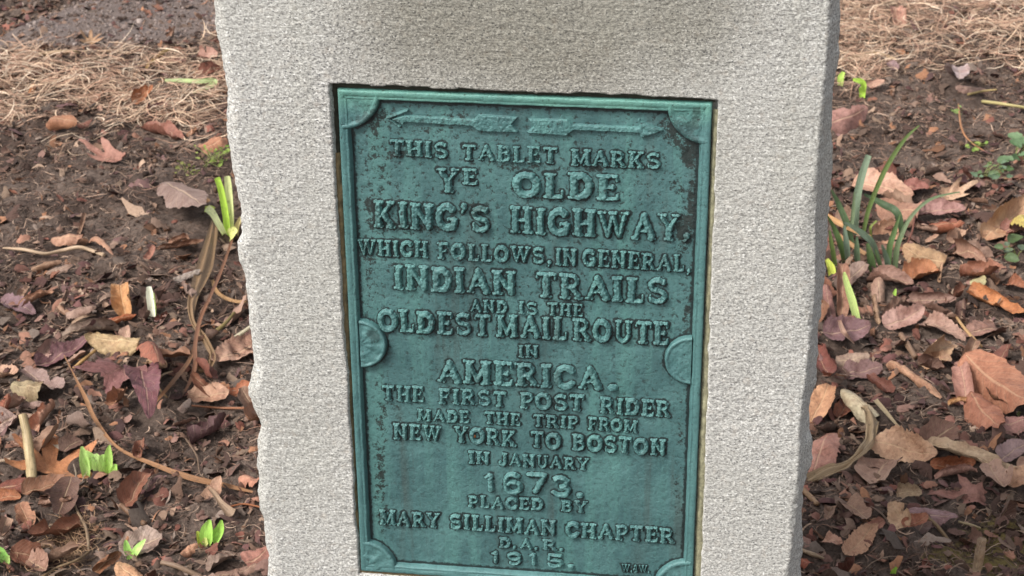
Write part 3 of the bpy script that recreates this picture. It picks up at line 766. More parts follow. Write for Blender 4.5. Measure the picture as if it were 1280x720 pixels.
# ------------------------------------------------------------------ leaves
def leaf_grid(kind, L, W, seed, curl=0.6, fold=0.3, bend=0.2, nt=38, nu=13, crumple=1.0):
    """returns verts (x across, y along, z normal), faces, uvs"""
    r = random.Random(seed)
    if kind in ('maple', 'star'):
        na, nr = 72, 9; vs = []; uv = []
        lobes = [(90, 1.0, 21), (38, .86, 20), (142, .84, 20), (-12, .56, 20), (192, .56, 20)]
        if kind == 'star': lobes = [(90, 1.0, 14), (40, .9, 13), (140, .85, 13), (-10, .75, 14), (195, .7, 14)]; lobes = [(a, l, w_ + 4) for a, l, w_ in lobes]
        lobes = [(a + r.uniform(-6, 6), l * r.uniform(.85, 1.08), w_) for a, l, w_ in lobes]
        core = .42 if kind == 'maple' else .26
        for j in range(na + 1):
            a = -90 + 360 * j / na; rad = core * (0.55 if (a < -40 or a > 220) else 1)
            for la, ll, lw in lobes:
                d = abs((a - la + 180) % 360 - 180)
                rad = max(rad, ll * max(0, 1 - (d / (lw * 1.55)) ** 1.15))
            rad *= 1 + (.10 if kind == 'maple' else .03) * abs(math.sin(j * 1.35 + seed)) - .04
            for i in range(nr + 1):
                q = i / nr; x = rad * q * math.cos(math.radians(a)); y = rad * q * math.sin(math.radians(a))
                vs.append([x * W * .62, (y * .68 + .32) * L, 0.0, x, y])
                uv.append((.5 + .5 * abs(math.sin(math.radians((a + 90) * 3.5))) * min(1, q + .1) * (1 if j % 2 else 1), q * .9))
        V_ = np.array(vs); f = grid_faces(na + 1, nr + 1)
        u = V_[:, 3]; t = (V_[:, 4] + .45) / 1.45
        x = V_[:, 0]; y = V_[:, 1]
    else:
        ts = np.linspace(0, 1, nt + 1); us = np.linspace(-1, 1, nu)
        T_, U_ = np.meshgrid(ts, us, indexing='ij')
        if kind in ('ovate', 'toothed', 'ribbed'): w = np.sin(np.pi * np.clip(ts, 0, 1) ** .82) ** .55 * (1 - .28 * ts)
        elif kind == 'oak': w = np.sin(np.pi * ts ** .9) ** .5 * (.30 + .70 * np.abs(np.sin(ts * np.pi * 3.2 + .3)) ** 1.3)
        elif kind == 'frag': w = np.clip(np.minimum(ts * 5, (1 - ts) * 4), .12, 1) ** .5 * (1 + .5 * fbm(ts * 3.2, ts * 0 + seed, seed, 3))
        elif kind == 'strap': w = np.clip(np.minimum(ts * 6, (1 - ts) * 2.5), .05, 1) ** .6
        else: w = np.sin(np.pi * ts) ** .4
        wl = w.copy(); wr = w.copy()
        if kind == 'toothed':
            saw = (ts * 13) % 1.0; wl = w * (1 - .13 * saw); wr = w * (1 - .13 * ((ts * 13 + .4) % 1.0))
        if kind != 'strap':
            wl = wl * (1 + .26 * fbm(ts * 6, ts * 0 + 1.3, seed, 3) + .16 * vnoise(ts * 27, ts * 0 + 2, seed)); wr = wr * (1 + .26 * fbm(ts * 6, ts * 0 + 7.7, seed + 1, 3) + .16 * vnoise(ts * 27, ts * 0 + 5, seed))
            bite = r.random()
            if bite < .55:
                c0 = r.uniform(.25, .9); side = wl if r.random() < .5 else wr
                side *= 1 - r.uniform(.25, .6) * np.exp(-((ts - c0) / r.uniform(.03, .09)) ** 2)
        side_w = np.where(U_ < 0, wl[:, None], wr[:, None])
        u = U_.reshape(-1); t = T_.reshape(-1)
        x = (U_ * side_w).reshape(-1) * W * .5; y = t * L
        x = x + W * .10 * float(r.uniform(-1, 1)) * np.sin(np.pi * t)
        f = grid_faces(nt + 1, nu); uv = list(zip((u + 1) / 2, t))
    # fold on the midrib, curl across, bend along, crumple
    z = fold * np.abs(x) * .9
    R_ = W * .5 / max(.05, abs(curl) * 1.6); th = x / R_
    s = 1 if curl >= 0 else -1
    asym = 1 + .5 * r.uniform(-1, 1) * np.sign(x)
    x2 = R_ * np.sin(th * asym) / np.where(np.abs(asym) < .1, 1, asym); z = z + s * R_ * (1 - np.cos(th * asym)) 
    Rb = L / max(.05, abs(bend) * 1.6); ph = (y - L * .5) / Rb; sb = 1 if bend >= 0 else -1
    y2 = L * .5 + (Rb - sb * z * .0) * np.sin(ph); z = z + sb * Rb * (1 - np.cos(ph))
    cs = min(W, L)
    z = z + crumple * cs * .16 * fbm(x / cs * 2.3 + seed, y / cs * 2.3, seed + 3, 3, .55)
    z = z + .018 * cs * np.sin((t * 9 - np.abs(u) * 2.2) * math.tau) * np.clip(np.abs(u), 0, 1) * (1.8 if kind == 'ribbed' else .8)
    if kind == 'ribbed': z = z + .03 * cs * np.sin(u * 14)
    tw = r.uniform(-.5, .5) * crumple * (t - .3)
    xa = x2 * np.cos(tw) - z * np.sin(tw) * .6; za = z * np.cos(tw) + x2 * np.sin(tw)
    return np.stack([xa, y2, za], -1), f, uv
def leaf_mesh(name, V_, f, uv):
    me = bpy.data.meshes.new(name); me.from_pydata(V_.tolist(), [], f.tolist()); me.shade_smooth()
    me.materials.append(M_LEAF)
    lay = me.uv_layers.new(name='UVMap'); ua = np.array(uv)
    idx = np.empty(len(me.loops), int); me.loops.foreach_get('vertex_index', idx)
    lay.data.foreach_set('uv', ua[idx].reshape(-1)); return me
def hit(px, py, lift=0.0):
    z = 0.0
    for _ in range(4):
        q = on_z(px, py, z + lift); z = float(H(q[0], q[1]))
    return on_z(px, py, z + lift)
HEROES = []
OCC = np.zeros((600, 600), bool)          # where the large leaves lie (1 cm cells)
def mark(W_):
    i = np.clip(((W_[:, 0] + 3) * 100).astype(int), 0, 599); j = np.clip(((W_[:, 1] + 1) * 100).astype(int), 0, 599); OCC[i, j] = True
def occupied(x, y):
    return OCC[np.clip(((np.asarray(x) + 3) * 100).astype(int), 0, 599), np.clip(((np.asarray(y) + 1) * 100).astype(int), 0, 599)]
def hero(x0, y0, x1, y1, w, kind, col, label, lift=.012, face=.45, roll=0, curl=.6, fold=.2, bend=.3, crumple=1.0, stalk=True):
    """x0,y0 = stalk end, x1,y1 = tip, w = apparent width; all measured on the photograph"""
    seed = len(HEROES) * 7 + 13
    B = hit(x0, y0, .004); T = on_z(x1, y1, B[2] + lift)
    ax = T - B; L = np.linalg.norm(ax)
    app = math.hypot(x1 - x0, y1 - y0); dist = np.linalg.norm(CAMP - B)
    Lmax = app * dist / F_PX * 1.9
    if L > Lmax:                                   # stands up rather than lying away from us
        for lf in np.linspace(lift, lift + .08, 17):
            T = on_z(x1, y1, B[2] + lf); L = np.linalg.norm(T - B)
            if L <= Lmax: break
    ax = T - B; L = np.linalg.norm(ax); ya = ax / L
    tc = (CAMP - B) / dist
    n = np.array([0, 0, 1.0]) * (1 - face) + tc * face
    n = n - ya * (n @ ya); n /= np.linalg.norm(n); xa = np.cross(ya, n)
    c, s = math.cos(math.radians(roll)), math.sin(math.radians(roll))
    xa, n = c * xa + s * n, c * n - s * xa
    p0 = np.array(project(B)); p1 = np.array(project(B + xa * .01)); pa = np.array(project(T)) - p0; pa /= np.linalg.norm(pa)
    dv = p1 - p0; perp = abs(dv[0] * pa[1] - dv[1] * pa[0]) / .01
    Wd = w / max(perp, .45 * F_PX / dist)
    rr = random.Random(seed * 3 + 1)
    if kind not in ('strap', 'roll'): Wd *= 1.25
    cs_ = -1 if rr.random() < .4 and kind not in ('roll', 'star') else 1
    V_, f, uv = leaf_grid(kind, L, Wd, seed, curl * 1.35 * cs_, fold * cs_, bend * 1.3 * rr.choice((1, -1)), crumple=crumple * 1.25)
    Mx = np.stack([xa, ya, n], 1); Wv = V_ @ Mx.T + B
    gz_ = H(Wv[:, 0], Wv[:, 1]); deficit = np.percentile(gz_ - Wv[:, 2], 93) + .004
    sft = (CAMP - B) * (deficit / (CAMP[2] - B[2])); Wv = Wv + sft; O = B + sft
    o = bpy.data.objects.new('fallen_leaf', leaf_mesh('fallen_leaf', V_, f, uv))
    COL.objects.link(o)
    mw = Matrix.Identity(4)
    for i in range(3):
        for j in range(3): mw[i][j] = Mx[i][j]
        mw[i][3] = O[i]
    o.matrix_world = mw
    g_ = sum(col) / 3; col = tuple(int(c_ * .84 + g_ * .16) for c_ in col); cc = srgb(*col); k = 0.84
    o.color = (cc[0] * k, cc[1] * k, cc[2] * k, 1)
    tag(o, label, 'leaf', 'fallen leaves')
    mark(Wv)
    HEROES.append(o); return o
exec_after = []

# --- left of the stone (colours are the leaf's look in the photograph, sRGB)
hero(163, 206, 99, 182, 30, 'maple', (168, 116, 98), 'pinkish-brown lobed leaf lying on bare soil high at the left', curl=.3, lift=.01)
hero(184, 163, 231, 176, 24, 'ovate', (150, 92, 74), 'small reddish leaf on the soil just right of the pinkish lobed one', curl=.7)
hero(204, 224, 252, 252, 24, 'frag', (140, 114, 102), 'flat grey-brown squarish leaf fragment left of the cut green shoots', curl=.1, face=.35, crumple=.3, bend=.05)
hero(232, 256, 263, 250, 10, 'ovate', (176, 132, 90), 'narrow tan scrap tucked under the grey-brown squarish fragment')
hero(247, 74, 274, 70, 24, 'ovate', (172, 126, 108), 'pink-tan leaf at the stone edge level with the light stick', curl=.8)
hero(250, 96, 277, 82, 20, 'ovate', (118, 62, 44), 'dark red-brown leaf shaded under the pink-tan one at the stone edge', curl=.7)
hero(250, 185, 284, 170, 22, 'ovate', (190, 132, 98), 'light orange-tan leaf touching the stone beside the wispy green weed', curl=.4)
hero(54, 150, 94, 150, 18, 'ovate', (158, 104, 72), 'orange-brown curled leaf at the lower fringe of the dead grass', curl=1.0)
hero(96, 156, 116, 150, 12, 'ovate', (124, 70, 54), 'small dark red leaf beside the orange-brown one in dead grass')
hero(166, 130, 192, 108, 16, 'ovate', (168, 100, 58), 'rust-orange leaf standing in the dead grass left of the stone', lift=.03)
hero(36, 118, 42, 106, 9, 'frag', (180, 105, 50), 'tiny bright orange scrap in the dead grass')
hero(114, 58, 112, 36, 32, 'star', (182, 140, 102), 'tan star-shaped leaf on the grit path', lift=.006, curl=.3)
hero(182, 84, 216, 58, 9, 'strap', (206, 176, 108), 'yellowish curled strap-like leaf beyond the dead grass', lift=.02, curl=1.2)
hero(-4, 372, 42, 388, 24, 'toothed', (124, 92, 96), 'dusky purple leaf at the left edge above the tan curled ones', curl=.4)
hero(22, 384, 68, 362, 14, 'ovate', (172, 122, 92), 'rusty orange twisted leaf beside the dusky purple one', curl=1.1)
hero(80, 390, 119, 382, 21, 'ovate', (156, 124, 106), 'taupe rolled leaf left of the bright ochre upright one', curl=1.3)
hero(158, 396, 150, 350, 27, 'frag', (202, 146, 92), 'bright ochre leaf standing upright left of the white shoot', lift=.03, face=.8, curl=.7)
hero(130, 404, 170, 390, 11, 'ovate', (160, 82, 40), 'rust-coloured curled underside at the foot of the ochre leaf', curl=1.0)
hero(176, 432, 106, 420, 36, 'ribbed', (190, 160, 114), 'tan finely ribbed broad dry leaf left of the long straws', curl=.6, face=.6)
hero(152, 408, 78, 416, 16, 'frag', (150, 126, 108), 'grey-brown crumpled leaf behind the finely ribbed one', curl=.8)
hero(176, 420, 198, 438, 20, 'frag', (160, 92, 68), 'small rust-brown leaf right of the finely ribbed one', curl=.5)
hero(180, 448, 206, 458, 12, 'frag', (174, 134, 100), 'small tan strip below the rust-brown scrap', curl=.2)
hero(44, 460, 109, 426, 30, 'toothed', (120, 78, 80), 'purple-brown glossy leaf below the ribbed tan leaf', curl=.4)
hero(44, 452, 74, 424, 18, 'toothed', (176, 136, 122), 'pinkish pale leaf overlapping the purple-brown glossy one', curl=.7)
hero(166, 446, 124, 508, 96, 'maple', (138, 88, 84), 'maroon maple leaf with pale centre below the ribbed leaf', curl=.3, face=.6, lift=-.003)
hero(176, 446, 188, 500, 44, 'toothed', (128, 78, 82), 'plum-coloured half leaf overlapping the maroon maple leaf', curl=.3, face=.6)
hero(318, 432, 262, 452, 36, 'toothed', (182, 140, 114), 'pale tan toothed leaf tucked against the stone', curl=.4, face=.55)
hero(236, 496, 288, 492, 19, 'frag', (190, 146, 116), 'light tan flat leaf left of the orange one at the stone edge', curl=.3)
hero(282, 506, 318, 484, 22, 'frag', (180, 104, 66), 'bright orange-brown leaf at the stone edge', curl=.5)
hero(16, 482, 52, 484, 20, 'frag', (160, 142, 104), 'olive-tan speckled leaf near the left edge', curl=.5)
hero(32, 466, 80, 492, 20, 'frag', (146, 118, 108), 'taupe leaf right of the olive-tan speckled one', curl=.4)
hero(-6, 470, 26, 468, 19, 'ovate', (188, 146, 118), 'peach-tan leaf at the left edge above the rusty red one', curl=.7)
hero(-2, 526, 10, 488, 15, 'ovate', (154, 84, 58), 'rusty red leaf upright at the left edge', curl=.6, lift=.02)
hero(42, 538, 64, 506, 26, 'frag', (198, 142, 112), 'peach curled leaf above the orange oak leaf', curl=1.0)
hero(16, 504, 56, 500, 16, 'ovate', (156, 124, 112), 'taupe rolled leaf above the cream broken stalk', curl=1.2)
hero(-4, 540, 20, 520, 26, 'frag', (164, 136, 124), 'grey-pink leaf at the left edge beside the cream broken stalk', curl=.5)
hero(54, 614, 72, 528, 118, 'star', (200, 128, 80), 'bright orange oak leaf with deep lobes behind the cream stalk', curl=.25, face=.7, lift=.03)
hero(-6, 608, 36, 604, 28, 'ovate', (120, 58, 40), 'dark red-brown leaf below the orange oak leaf', curl=.5)
hero(-4, 624, 24, 620, 12, 'frag', (166, 100, 62), 'orange-brown scrap below the dark red-brown leaf', curl=.5)
hero(48, 632, 92, 626, 18, 'roll', (142, 104, 82), 'brown rolled leaf in the dark hollow at lower left', curl=1.4)
hero(150, 686, 204, 672, 30, 'frag', (160, 136, 122), 'grey-taupe leaf behind the twin-leaved sprout', curl=.2, face=.6)
hero(116, 716, 152, 690, 18, 'ovate', (138, 88, 54), 'dark orange folded leaf left of the round tan one', curl=1.1)
hero(174, 722, 144, 700, 30, 'ovate', (196, 146, 104), 'rounded tan leaf at the bottom edge below the sprout', curl=.7)
hero(24, 694, 60, 716, 24, 'frag', (156, 116, 96), 'pinkish brown leaf at the bottom edge near the left corner', curl=.5)
hero(258, 712, 292, 690, 17, 'frag', (152, 128, 112), 'grey-tan folded leaf at lower left near the stone', curl=.6)
hero(268, 722, 322, 708, 15, 'frag', (146, 112, 94), 'brown bark-like leaf at the bottom edge by the stone', curl=.4)
hero(226, 694, 248, 680, 12, 'ovate', (170, 118, 88), 'small orange-tan leaf under the two-lobed green sprout', curl=.6)
hero(306, 704, 334, 684, 28, 'frag', (160, 104, 88), 'brick-pink leaf at the bottom against the stone', curl=.3)
hero(300, 596, 324, 602, 14, 'frag', (190, 128, 100), 'peach scrap at the stone edge above the long brown blade', curl=.5)
hero(196, 314, 256, 302, 12, 'strap', (134, 92, 68), 'long dark brown curled leaf below the cut green shoots', curl=1.0)
hero(210, 306, 236, 296, 11, 'frag', (164, 118, 90), 'tan-brown curled scrap left of the cut green shoots', curl=1.0)
hero(216, 348, 250, 336, 9, 'frag', (158, 144, 134), 'silvery grey bark scrap beside the flat brown straw', curl=.6)
hero(182, 328, 192, 308, 9, 'frag', (160, 102, 82), 'small reddish upright scrap on the soil', curl=.4, lift=.015)
hero(38, 336, 76, 324, 9, 'frag', (150, 112, 84), 'brown bark strip under the cream root', curl=.8)
hero(62, 296, 102, 292, 13, 'frag', (176, 128, 100), 'reddish tan shredded wood chip on bare soil', curl=.9, lift=.015)
hero(108, 290, 138, 304, 7, 'strap', (182, 132, 102), 'narrow reddish tan chip pointing right on bare soil', curl=.6)
hero(98, 298, 106, 268, 8, 'frag', (150, 114, 90), 'upright brown sliver of wood above the shredded chip', lift=.03, curl=.8)
hero(222, 512, 238, 498, 17, 'ovate', (178, 156, 142), 'small pale bud-like leaf left of the light tan flat one', curl=1.2)
hero(56, 340, 90, 330, 9, 'frag', (150, 122, 104), 'greyish brown bark strip right of the brown one', curl=.5)
hero(24, 374, 36, 356, 10, 'frag', (166, 130, 106), 'tan upright scrap above the rusty twisted leaf', curl=.6)

# --- right of the stone
hero(1036, 152, 1086, 132, 30, 'ovate', (164, 118, 106), 'flat pinkish-brown leaf by the stone below the small green curl', curl=.25, face=.6, crumple=.6)
hero(1126, 34, 1120, 4, 26, 'ovate', (186, 136, 114), 'peach-red leaf in the dead grass at upper right', curl=.8)
hero(1060, 228, 1140, 240, 34, 'toothed', (196, 150, 124), 'broad pinkish tan leaf behind the strap-leaved plant', curl=.4, face=.55)
hero(1098, 256, 1150, 264, 30, 'frag', (176, 128, 102), 'brown-tan leaf directly behind the green blades', curl=.4)
hero(1124, 236, 1162, 232, 20, 'ovate', (154, 94, 82), 'reddish leaf right of the broad pinkish tan one', curl=.5)
hero(1168, 252, 1228, 228, 26, 'maple', (206, 168, 136), 'light tan curled leaf reached by the arching green blade', curl=.7, lift=.035)
hero(1144, 268, 1208, 262, 22, 'ovate', (172, 126, 118), 'pinkish leaf under the arching green blade', curl=.6)
hero(1160, 282, 1206, 276, 15, 'ovate', (160, 90, 62), 'rust-brown folded leaf below the pinkish one', curl=.9)
hero(1144, 284, 1172, 290, 14, 'roll', (180, 142, 120), 'pale rolled leaf below the arching green blade', curl=1.3)
hero(1090, 300, 1130, 290, 18, 'frag', (188, 140, 106), 'tan leaf behind the middle of the strap-leaved plant', curl=.3)
hero(1182, 324, 1128, 304, 36, 'toothed', (178, 138, 98), 'olive-tan leaf right of the strap-leaved plant', curl=.5, face=.5)
hero(1128, 350, 1172, 336, 27, 'frag', (180, 114, 72), 'orange-brown leaf below the olive-tan one', curl=.5)
hero(1174, 356, 1178, 330, 11, 'roll', (186, 144, 110), 'small tan rolled leaf right of the orange-brown one', curl=1.3, lift=.02)
hero(1226, 308, 1290, 250, 42, 'toothed', (196, 150, 112), 'large tan curled leaf at the right edge', curl=.7, face=.6, lift=.03)
hero(1250, 290, 1284, 284, 22, 'ovate', (140, 90, 78), 'reddish-brown leaf under the large tan curled one', curl=.4)
hero(1272, 266, 1284, 274, 13, 'ovate', (202, 180, 84), 'yellow leaf cut by the right edge of the picture', curl=.3)
hero(1188, 312, 1230, 326, 24, 'ovate', (164, 122, 100), 'brown hooded leaf below the large tan curled one', curl=1.0, lift=.02)
hero(1052, 396, 1052, 322, 27, 'ovate', (156, 110, 86), 'tall brown folded leaf standing beside the stone', curl=1.0, face=.8, lift=.05)
hero(1040, 398, 1032, 350, 14, 'frag', (142, 96, 86), 'narrow pinkish brown leaf between the stone and the tall folded one', face=.8, lift=.03)
hero(1082, 348, 1142, 352, 24, 'ovate', (150, 112, 96), 'brown arched leaf at the foot of the green blades', curl=.9)
hero(1100, 376, 1096, 344, 20, 'frag', (166, 130, 108), 'upright taupe leaf below the green blades', face=.8, lift=.03)
hero(1028, 418, 1088, 408, 36, 'toothed', (126, 92, 94), 'purple-brown leaf with a pale rib next to the stone', curl=.4, face=.55)
hero(1098, 408, 1094, 370, 22, 'roll', (160, 126, 98), 'brown rolled leaf with an open end below the green blades', curl=1.5, face=.7, lift=.03)
hero(1104, 412, 1156, 384, 34, 'toothed', (178, 136, 122), 'pinkish taupe leaf casting shade on the hollow behind', curl=.5, face=.6, lift=.03)
hero(1106, 398, 1136, 370, 20, 'ovate', (130, 98, 80), 'dark brown folded leaf left of the pinkish taupe one', curl=1.0)
hero(1152, 398, 1206, 420, 26, 'toothed', (166, 130, 112), 'long taupe leaf above the rounded ochre one', curl=.5)
hero(1250, 410, 1206, 416, 30, 'toothed', (158, 116, 100), 'brown toothed leaf pointing left above the big orange pair', curl=.4)
hero(1152, 456, 1194, 426, 34, 'toothed', (190, 148, 110), 'rounded ochre leaf with a toothed edge', curl=.9, face=.6)
hero(1158, 452, 1190, 448, 20, 'ovate', (182, 140, 108), 'lower fold of tan leaf under the rounded ochre one', curl=.9)
hero(1044, 452, 1088, 446, 26, 'ovate', (160, 132, 112), 'taupe leaf by the stone above the cream twisted one', curl=.6)
hero(1054, 468, 1104, 462, 20, 'frag', (128, 94, 90), 'dusky brown leaf under the taupe one by the stone', curl=.3)
hero(1104, 444, 1176, 488, 20, 'strap', (186, 138, 104), 'tan-orange curled strip with torn holes', curl=1.1, lift=.012)
hero(1212, 366, 1282, 396, 24, 'ovate', (192, 120, 70), 'bright orange twisted leaf at the right edge', curl=.9)
hero(1256, 352, 1282, 356, 16, 'ovate', (156, 96, 66), 'rust leaf behind the bright orange twisted one', curl=.4)
hero(1212, 352, 1232, 348, 13, 'frag', (176, 168, 118), 'small pale yellow-green leaf scrap near the right edge', curl=.3)
hero(1132, 378, 1196, 376, 18, 'strap', (148, 112, 98), 'grey-brown bark-like leaf behind the pinkish taupe one', curl=.7)
hero(1208, 506, 1196, 444, 32, 'ovate', (186, 132, 112), 'pinkish left half of the big pair of orange leaves', curl=.7, face=.7, lift=.03)
hero(1208, 448, 1290, 510, 54, 'ovate', (184, 120, 88), 'big orange-brown leaf with a yellow midrib at the right edge', curl=.3, face=.65, lift=.015, crumple=.5)
hero(1214, 494, 1254, 536, 38, 'ovate', (182, 116, 86), 'orange-brown leaf hanging below the big pair', curl=.4, face=.6)
hero(1244, 530, 1290, 522, 26, 'toothed', (172, 120, 110), 'pink-brown leaf at the right edge below the big pair', curl=.4)
hero(1184, 504, 1212, 498, 12, 'ovate', (206, 150, 96), 'small golden curl under the pinkish half leaf', curl=1.2)
hero(1248, 580, 1290, 550, 30, 'ovate', (146, 116, 112), 'mauve-taupe leaf at the right edge', curl=.4)
hero(1094, 522, 1050, 484, 34, 'ovate', (204, 188, 152), 'cream twisted leaf with a long tail right of the stone', curl=.9, face=.6, lift=.02)
hero(1014, 524, 1036, 476, 36, 'toothed', (206, 150, 108), 'peach toothed leaf pressed against the stone', curl=.35, face=.7, lift=.02)
hero(1046, 524, 1062, 492, 22, 'toothed', (154, 92, 68), 'rust leaf right of the peach toothed one', curl=.4, face=.5)
hero(1018, 586, 1040, 532, 48, 'toothed', (184, 128, 108), 'pinkish leaf under the cream strap against the stone', curl=.4, face=.6)
hero(1020, 446, 1044, 482, 18, 'frag', (130, 70, 58), 'dark red leaf behind the peach one against the stone', curl=.6)
hero(1092, 556, 1174, 570, 40, 'toothed', (204, 160, 124), 'light tan toothed leaf pointing right', curl=.35, face=.55)
hero(1162, 586, 1220, 578, 20, 'ovate', (158, 88, 50), 'deep orange hollow of the leaf under the cream ridge', curl=.8)
hero(1168, 596, 1222, 586, 14, 'frag', (170, 124, 106), 'pinkish curled rim below the deep orange hollow', curl=.9)
hero(1160, 556, 1276, 594, 22, 'ovate', (190, 162, 128), 'long cream-tan folded leaf running to the right edge', curl=.8, lift=.012)
hero(1260, 608, 1290, 582, 28, 'toothed', (204, 154, 118), 'peach leaf cut by the right edge beside the long cream one', curl=.4)
hero(1246, 626, 1166, 612, 40, 'maple', (164, 112, 98), 'pinkish brown maple-like leaf below the long cream one', curl=.35, face=.5)
hero(1132, 664, 1112, 628, 30, 'ovate', (196, 156, 120), 'tan left half of the folded leaf above the mossy patch', curl=.5, face=.7, lift=.02)
hero(1130, 640, 1198, 644, 28, 'toothed', (152, 116, 116), 'mauve pointed leaf right of the tan half', curl=.35, face=.55)
hero(1128, 660, 1160, 644, 20, 'ovate', (178, 112, 84), 'orange inner fold between the tan and mauve leaves', curl=.6)
hero(1054, 698, 1094, 652, 28, 'toothed', (202, 152, 116), 'triangular tan leaf with fine veins near the bottom', curl=.15, face=.65, crumple=.4)
hero(1028, 674, 1052, 678, 13, 'frag', (198, 148, 122), 'small peach scrap left of the triangular veined leaf', curl=.4)
hero(1120, 618, 1152, 614, 13, 'frag', (172, 146, 112), 'small light tan ragged leaf above the folded one', curl=.4)
hero(1220, 716, 1230, 666, 22, 'ovate', (160, 132, 100), 'mossy brown curled leaf on the mossy patch', curl=1.0, face=.7, lift=.02)
hero(1084, 662, 1106, 650, 10, 'frag', (184, 126, 104), 'pink scrap above the triangular veined leaf', curl=.4)
hero(1000, 700, 1014, 706, 10, 'frag', (180, 96, 66), 'orange scrap at the foot of the stone on the right', curl=.4)
hero(1240, 112, 1196, 108, 8, 'frag', (150, 118, 104), 'grey-brown scrap on the soil below the dead grass at right', curl=.4)
hero(1122, 88, 1110, 78, 11, 'frag', (140, 110, 110), 'mauve scrap beneath the dead grass right of the stone', curl=.3)
hero(1082, 110, 1106, 102, 8, 'frag', (186, 142, 120), 'pink-tan scrap right of the small green curl', curl=.3)
hero(1190, 84, 1202, 86, 9, 'frag', (178, 154, 150), 'pale mauve fragment below the dead grass at right', curl=.3)

# ------------------------------------------------------------------ ribbons and stalks
def ribbon_geo(P, widths, seed=0, cup=.35, nu=5, tube=False, normal=None):
    P = np.array(P, float); n = len(P)
    # resample smoothly
    k = max(12, (n - 1) * 8); tt = np.linspace(0, n - 1, k + 1)
    def cr(a):
        out = []
        for t in tt:
            i = min(int(t), n - 2); f = t - i
            p0, p1, p2, p3 = a[max(i - 1, 0)], a[i], a[i + 1], a[min(i + 2, n - 1)]
            out.append(.5 * ((2 * p1) + (-p0 + p2) * f + (2 * p0 - 5 * p1 + 4 * p2 - p3) * f * f + (-p0 + 3 * p1 - 3 * p2 + p3) * f ** 3))
        return np.array(out)
    C = cr(P); Wd = cr(np.array(widths, float)[:, None])[:, 0]
    Tn = np.gradient(C, axis=0); Tn /= np.linalg.norm(Tn, axis=1)[:, None] + 1e-9
    tc = CAMP - C; tc /= np.linalg.norm(tc, axis=1)[:, None]
    N0 = tc * .6 + np.array([0, 0, .4]) if normal is None else np.tile(np.array(normal, float), (len(C), 1))
    B_ = np.cross(Tn, N0); B_ /= np.linalg.norm(B_, axis=1)[:, None] + 1e-9
    N_ = np.cross(B_, Tn)
    if tube:
        m_ = 8; V_ = []
        for j in range(m_):
            a = math.tau * j / m_
            rr = Wd * .5 * (1 + .18 * fbm(tt * 1.7, tt * 0 + j, seed, 2))
            V_.append(C + B_ * (rr * math.cos(a))[:, None] + N_ * (rr * math.sin(a))[:, None])
        V_ = np.stack(V_, 1).reshape(-1, 3); f = grid_faces(len(C), m_, wrap=True).tolist()
        f.append(tuple(range(m_ - 1, -1, -1))); f.append(tuple((len(C) - 1) * m_ + j for j in range(m_)))
        uv = [(j / m_, i / len(C)) for i in range(len(C)) for j in range(m_)]
    else:
        V_ = []
        for j in range(nu):
            u = -1 + 2 * j / (nu - 1)
            wob = 1 + .12 * fbm(tt * 1.3, tt * 0 + (1 if u > 0 else 5), seed, 2)
            V_.append(C + B_ * (u * Wd * .5 * wob)[:, None] + N_ * (cup * u * u * Wd * .5)[:, None])
        V_ = np.stack(V_, 1).reshape(-1, 3); f = grid_faces(len(C), nu).tolist()
        uv = [(j / (nu - 1), i / len(C)) for i in range(len(C)) for j in range(nu)]
    return V_, f, uv
def put(name, V_, f, uv, col, parent=None, origin=None, mat=None, k=.8):
    o = mesh_obj(name, V_, f, mat or M_STALK, parent, origin)
    me = o.data; lay = me.uv_layers.new(name='UVMap'); ua = np.array(uv)
    idx = np.empty(len(me.loops), int); me.loops.foreach_get('vertex_index', idx)
    lay.data.foreach_set('uv', ua[idx].reshape(-1))
    c = srgb(*col); o.color = (c[0] * k, c[1] * k, c[2] * k, 1)
    return o
def pts3(pp):
    """(px, py, height above the ground directly below) -> points"""
    return [hit(a, b_, c) for (a, b_, c) in pp]
def wid(P, ws):
    return [w * np.linalg.norm(CAMP - p) / F_PX for p, w in zip(P, ws)]
def strand(name, cat, pp, ws, col, label, tube=False, cup=.35, group=None, seed=0, crumple=0.0):
    P = pts3(pp); V_, f, uv = ribbon_geo(P, wid(P, ws), seed or int(pp[0][0]), cup, nu=11 if crumple else 5, tube=tube)
    if crumple:
        uu = np.array(uv); w_ = np.array(V_); e = crumple
        w_[:, 2] += e * .011 * fbm(uu[:, 1] * 7, uu[:, 0] * 2.2, 5, 3) + e * .004 * np.sin(uu[:, 0] * 12 + uu[:, 1] * 9)
        w_[:, 0] += e * .007 * fbm(uu[:, 1] * 6 + 9, uu[:, 0] * 1.4, 8, 3)
        w_[:, 2] += e * .012 * (uu[:, 0] - .5) * np.sin(uu[:, 1] * 8)
        V_ = w_
    o = put(name, V_, f, uv, col, None, None); mark(np.array(V_))
    tag(o, label, cat, group); return o
G_ST = 'dry stalks and twigs'
strand('dry_stick', 'stick', [(48, 68, .008), (80, 65, .012), (110, 66, .008), (142, 63, .006)], [5, 6, 5, 3], (214, 184, 150), 'pale straight stick lying along the near edge of the grit path', True, group=G_ST)
strand('dry_root', 'root', [(4, 310, .008), (30, 312, .012), (56, 317, .012), (78, 313, .014), (98, 309, .014), (114, 313, .012), (130, 319, .008)], [2, 4, 4, 5, 5, 5, 5], (220, 190, 160), 'cream wavy root lying on bare soil at the left', True, group=G_ST)
strand('fallen_straw', 'straw', [(268, 274, .030), (262, 310, .030), (250, 350, .022), (240, 378, .015), (242, 402, .02), (256, 424, .022), (265, 444, .02), (260, 460, .012), (248, 462, .006)], [8, 14, 16, 11, 5, 6, 8, 6, 3], (160, 130, 100), 'broad flat brown blade bending in a loop left of the stone', group=G_ST, cup=.1, crumple=.6)
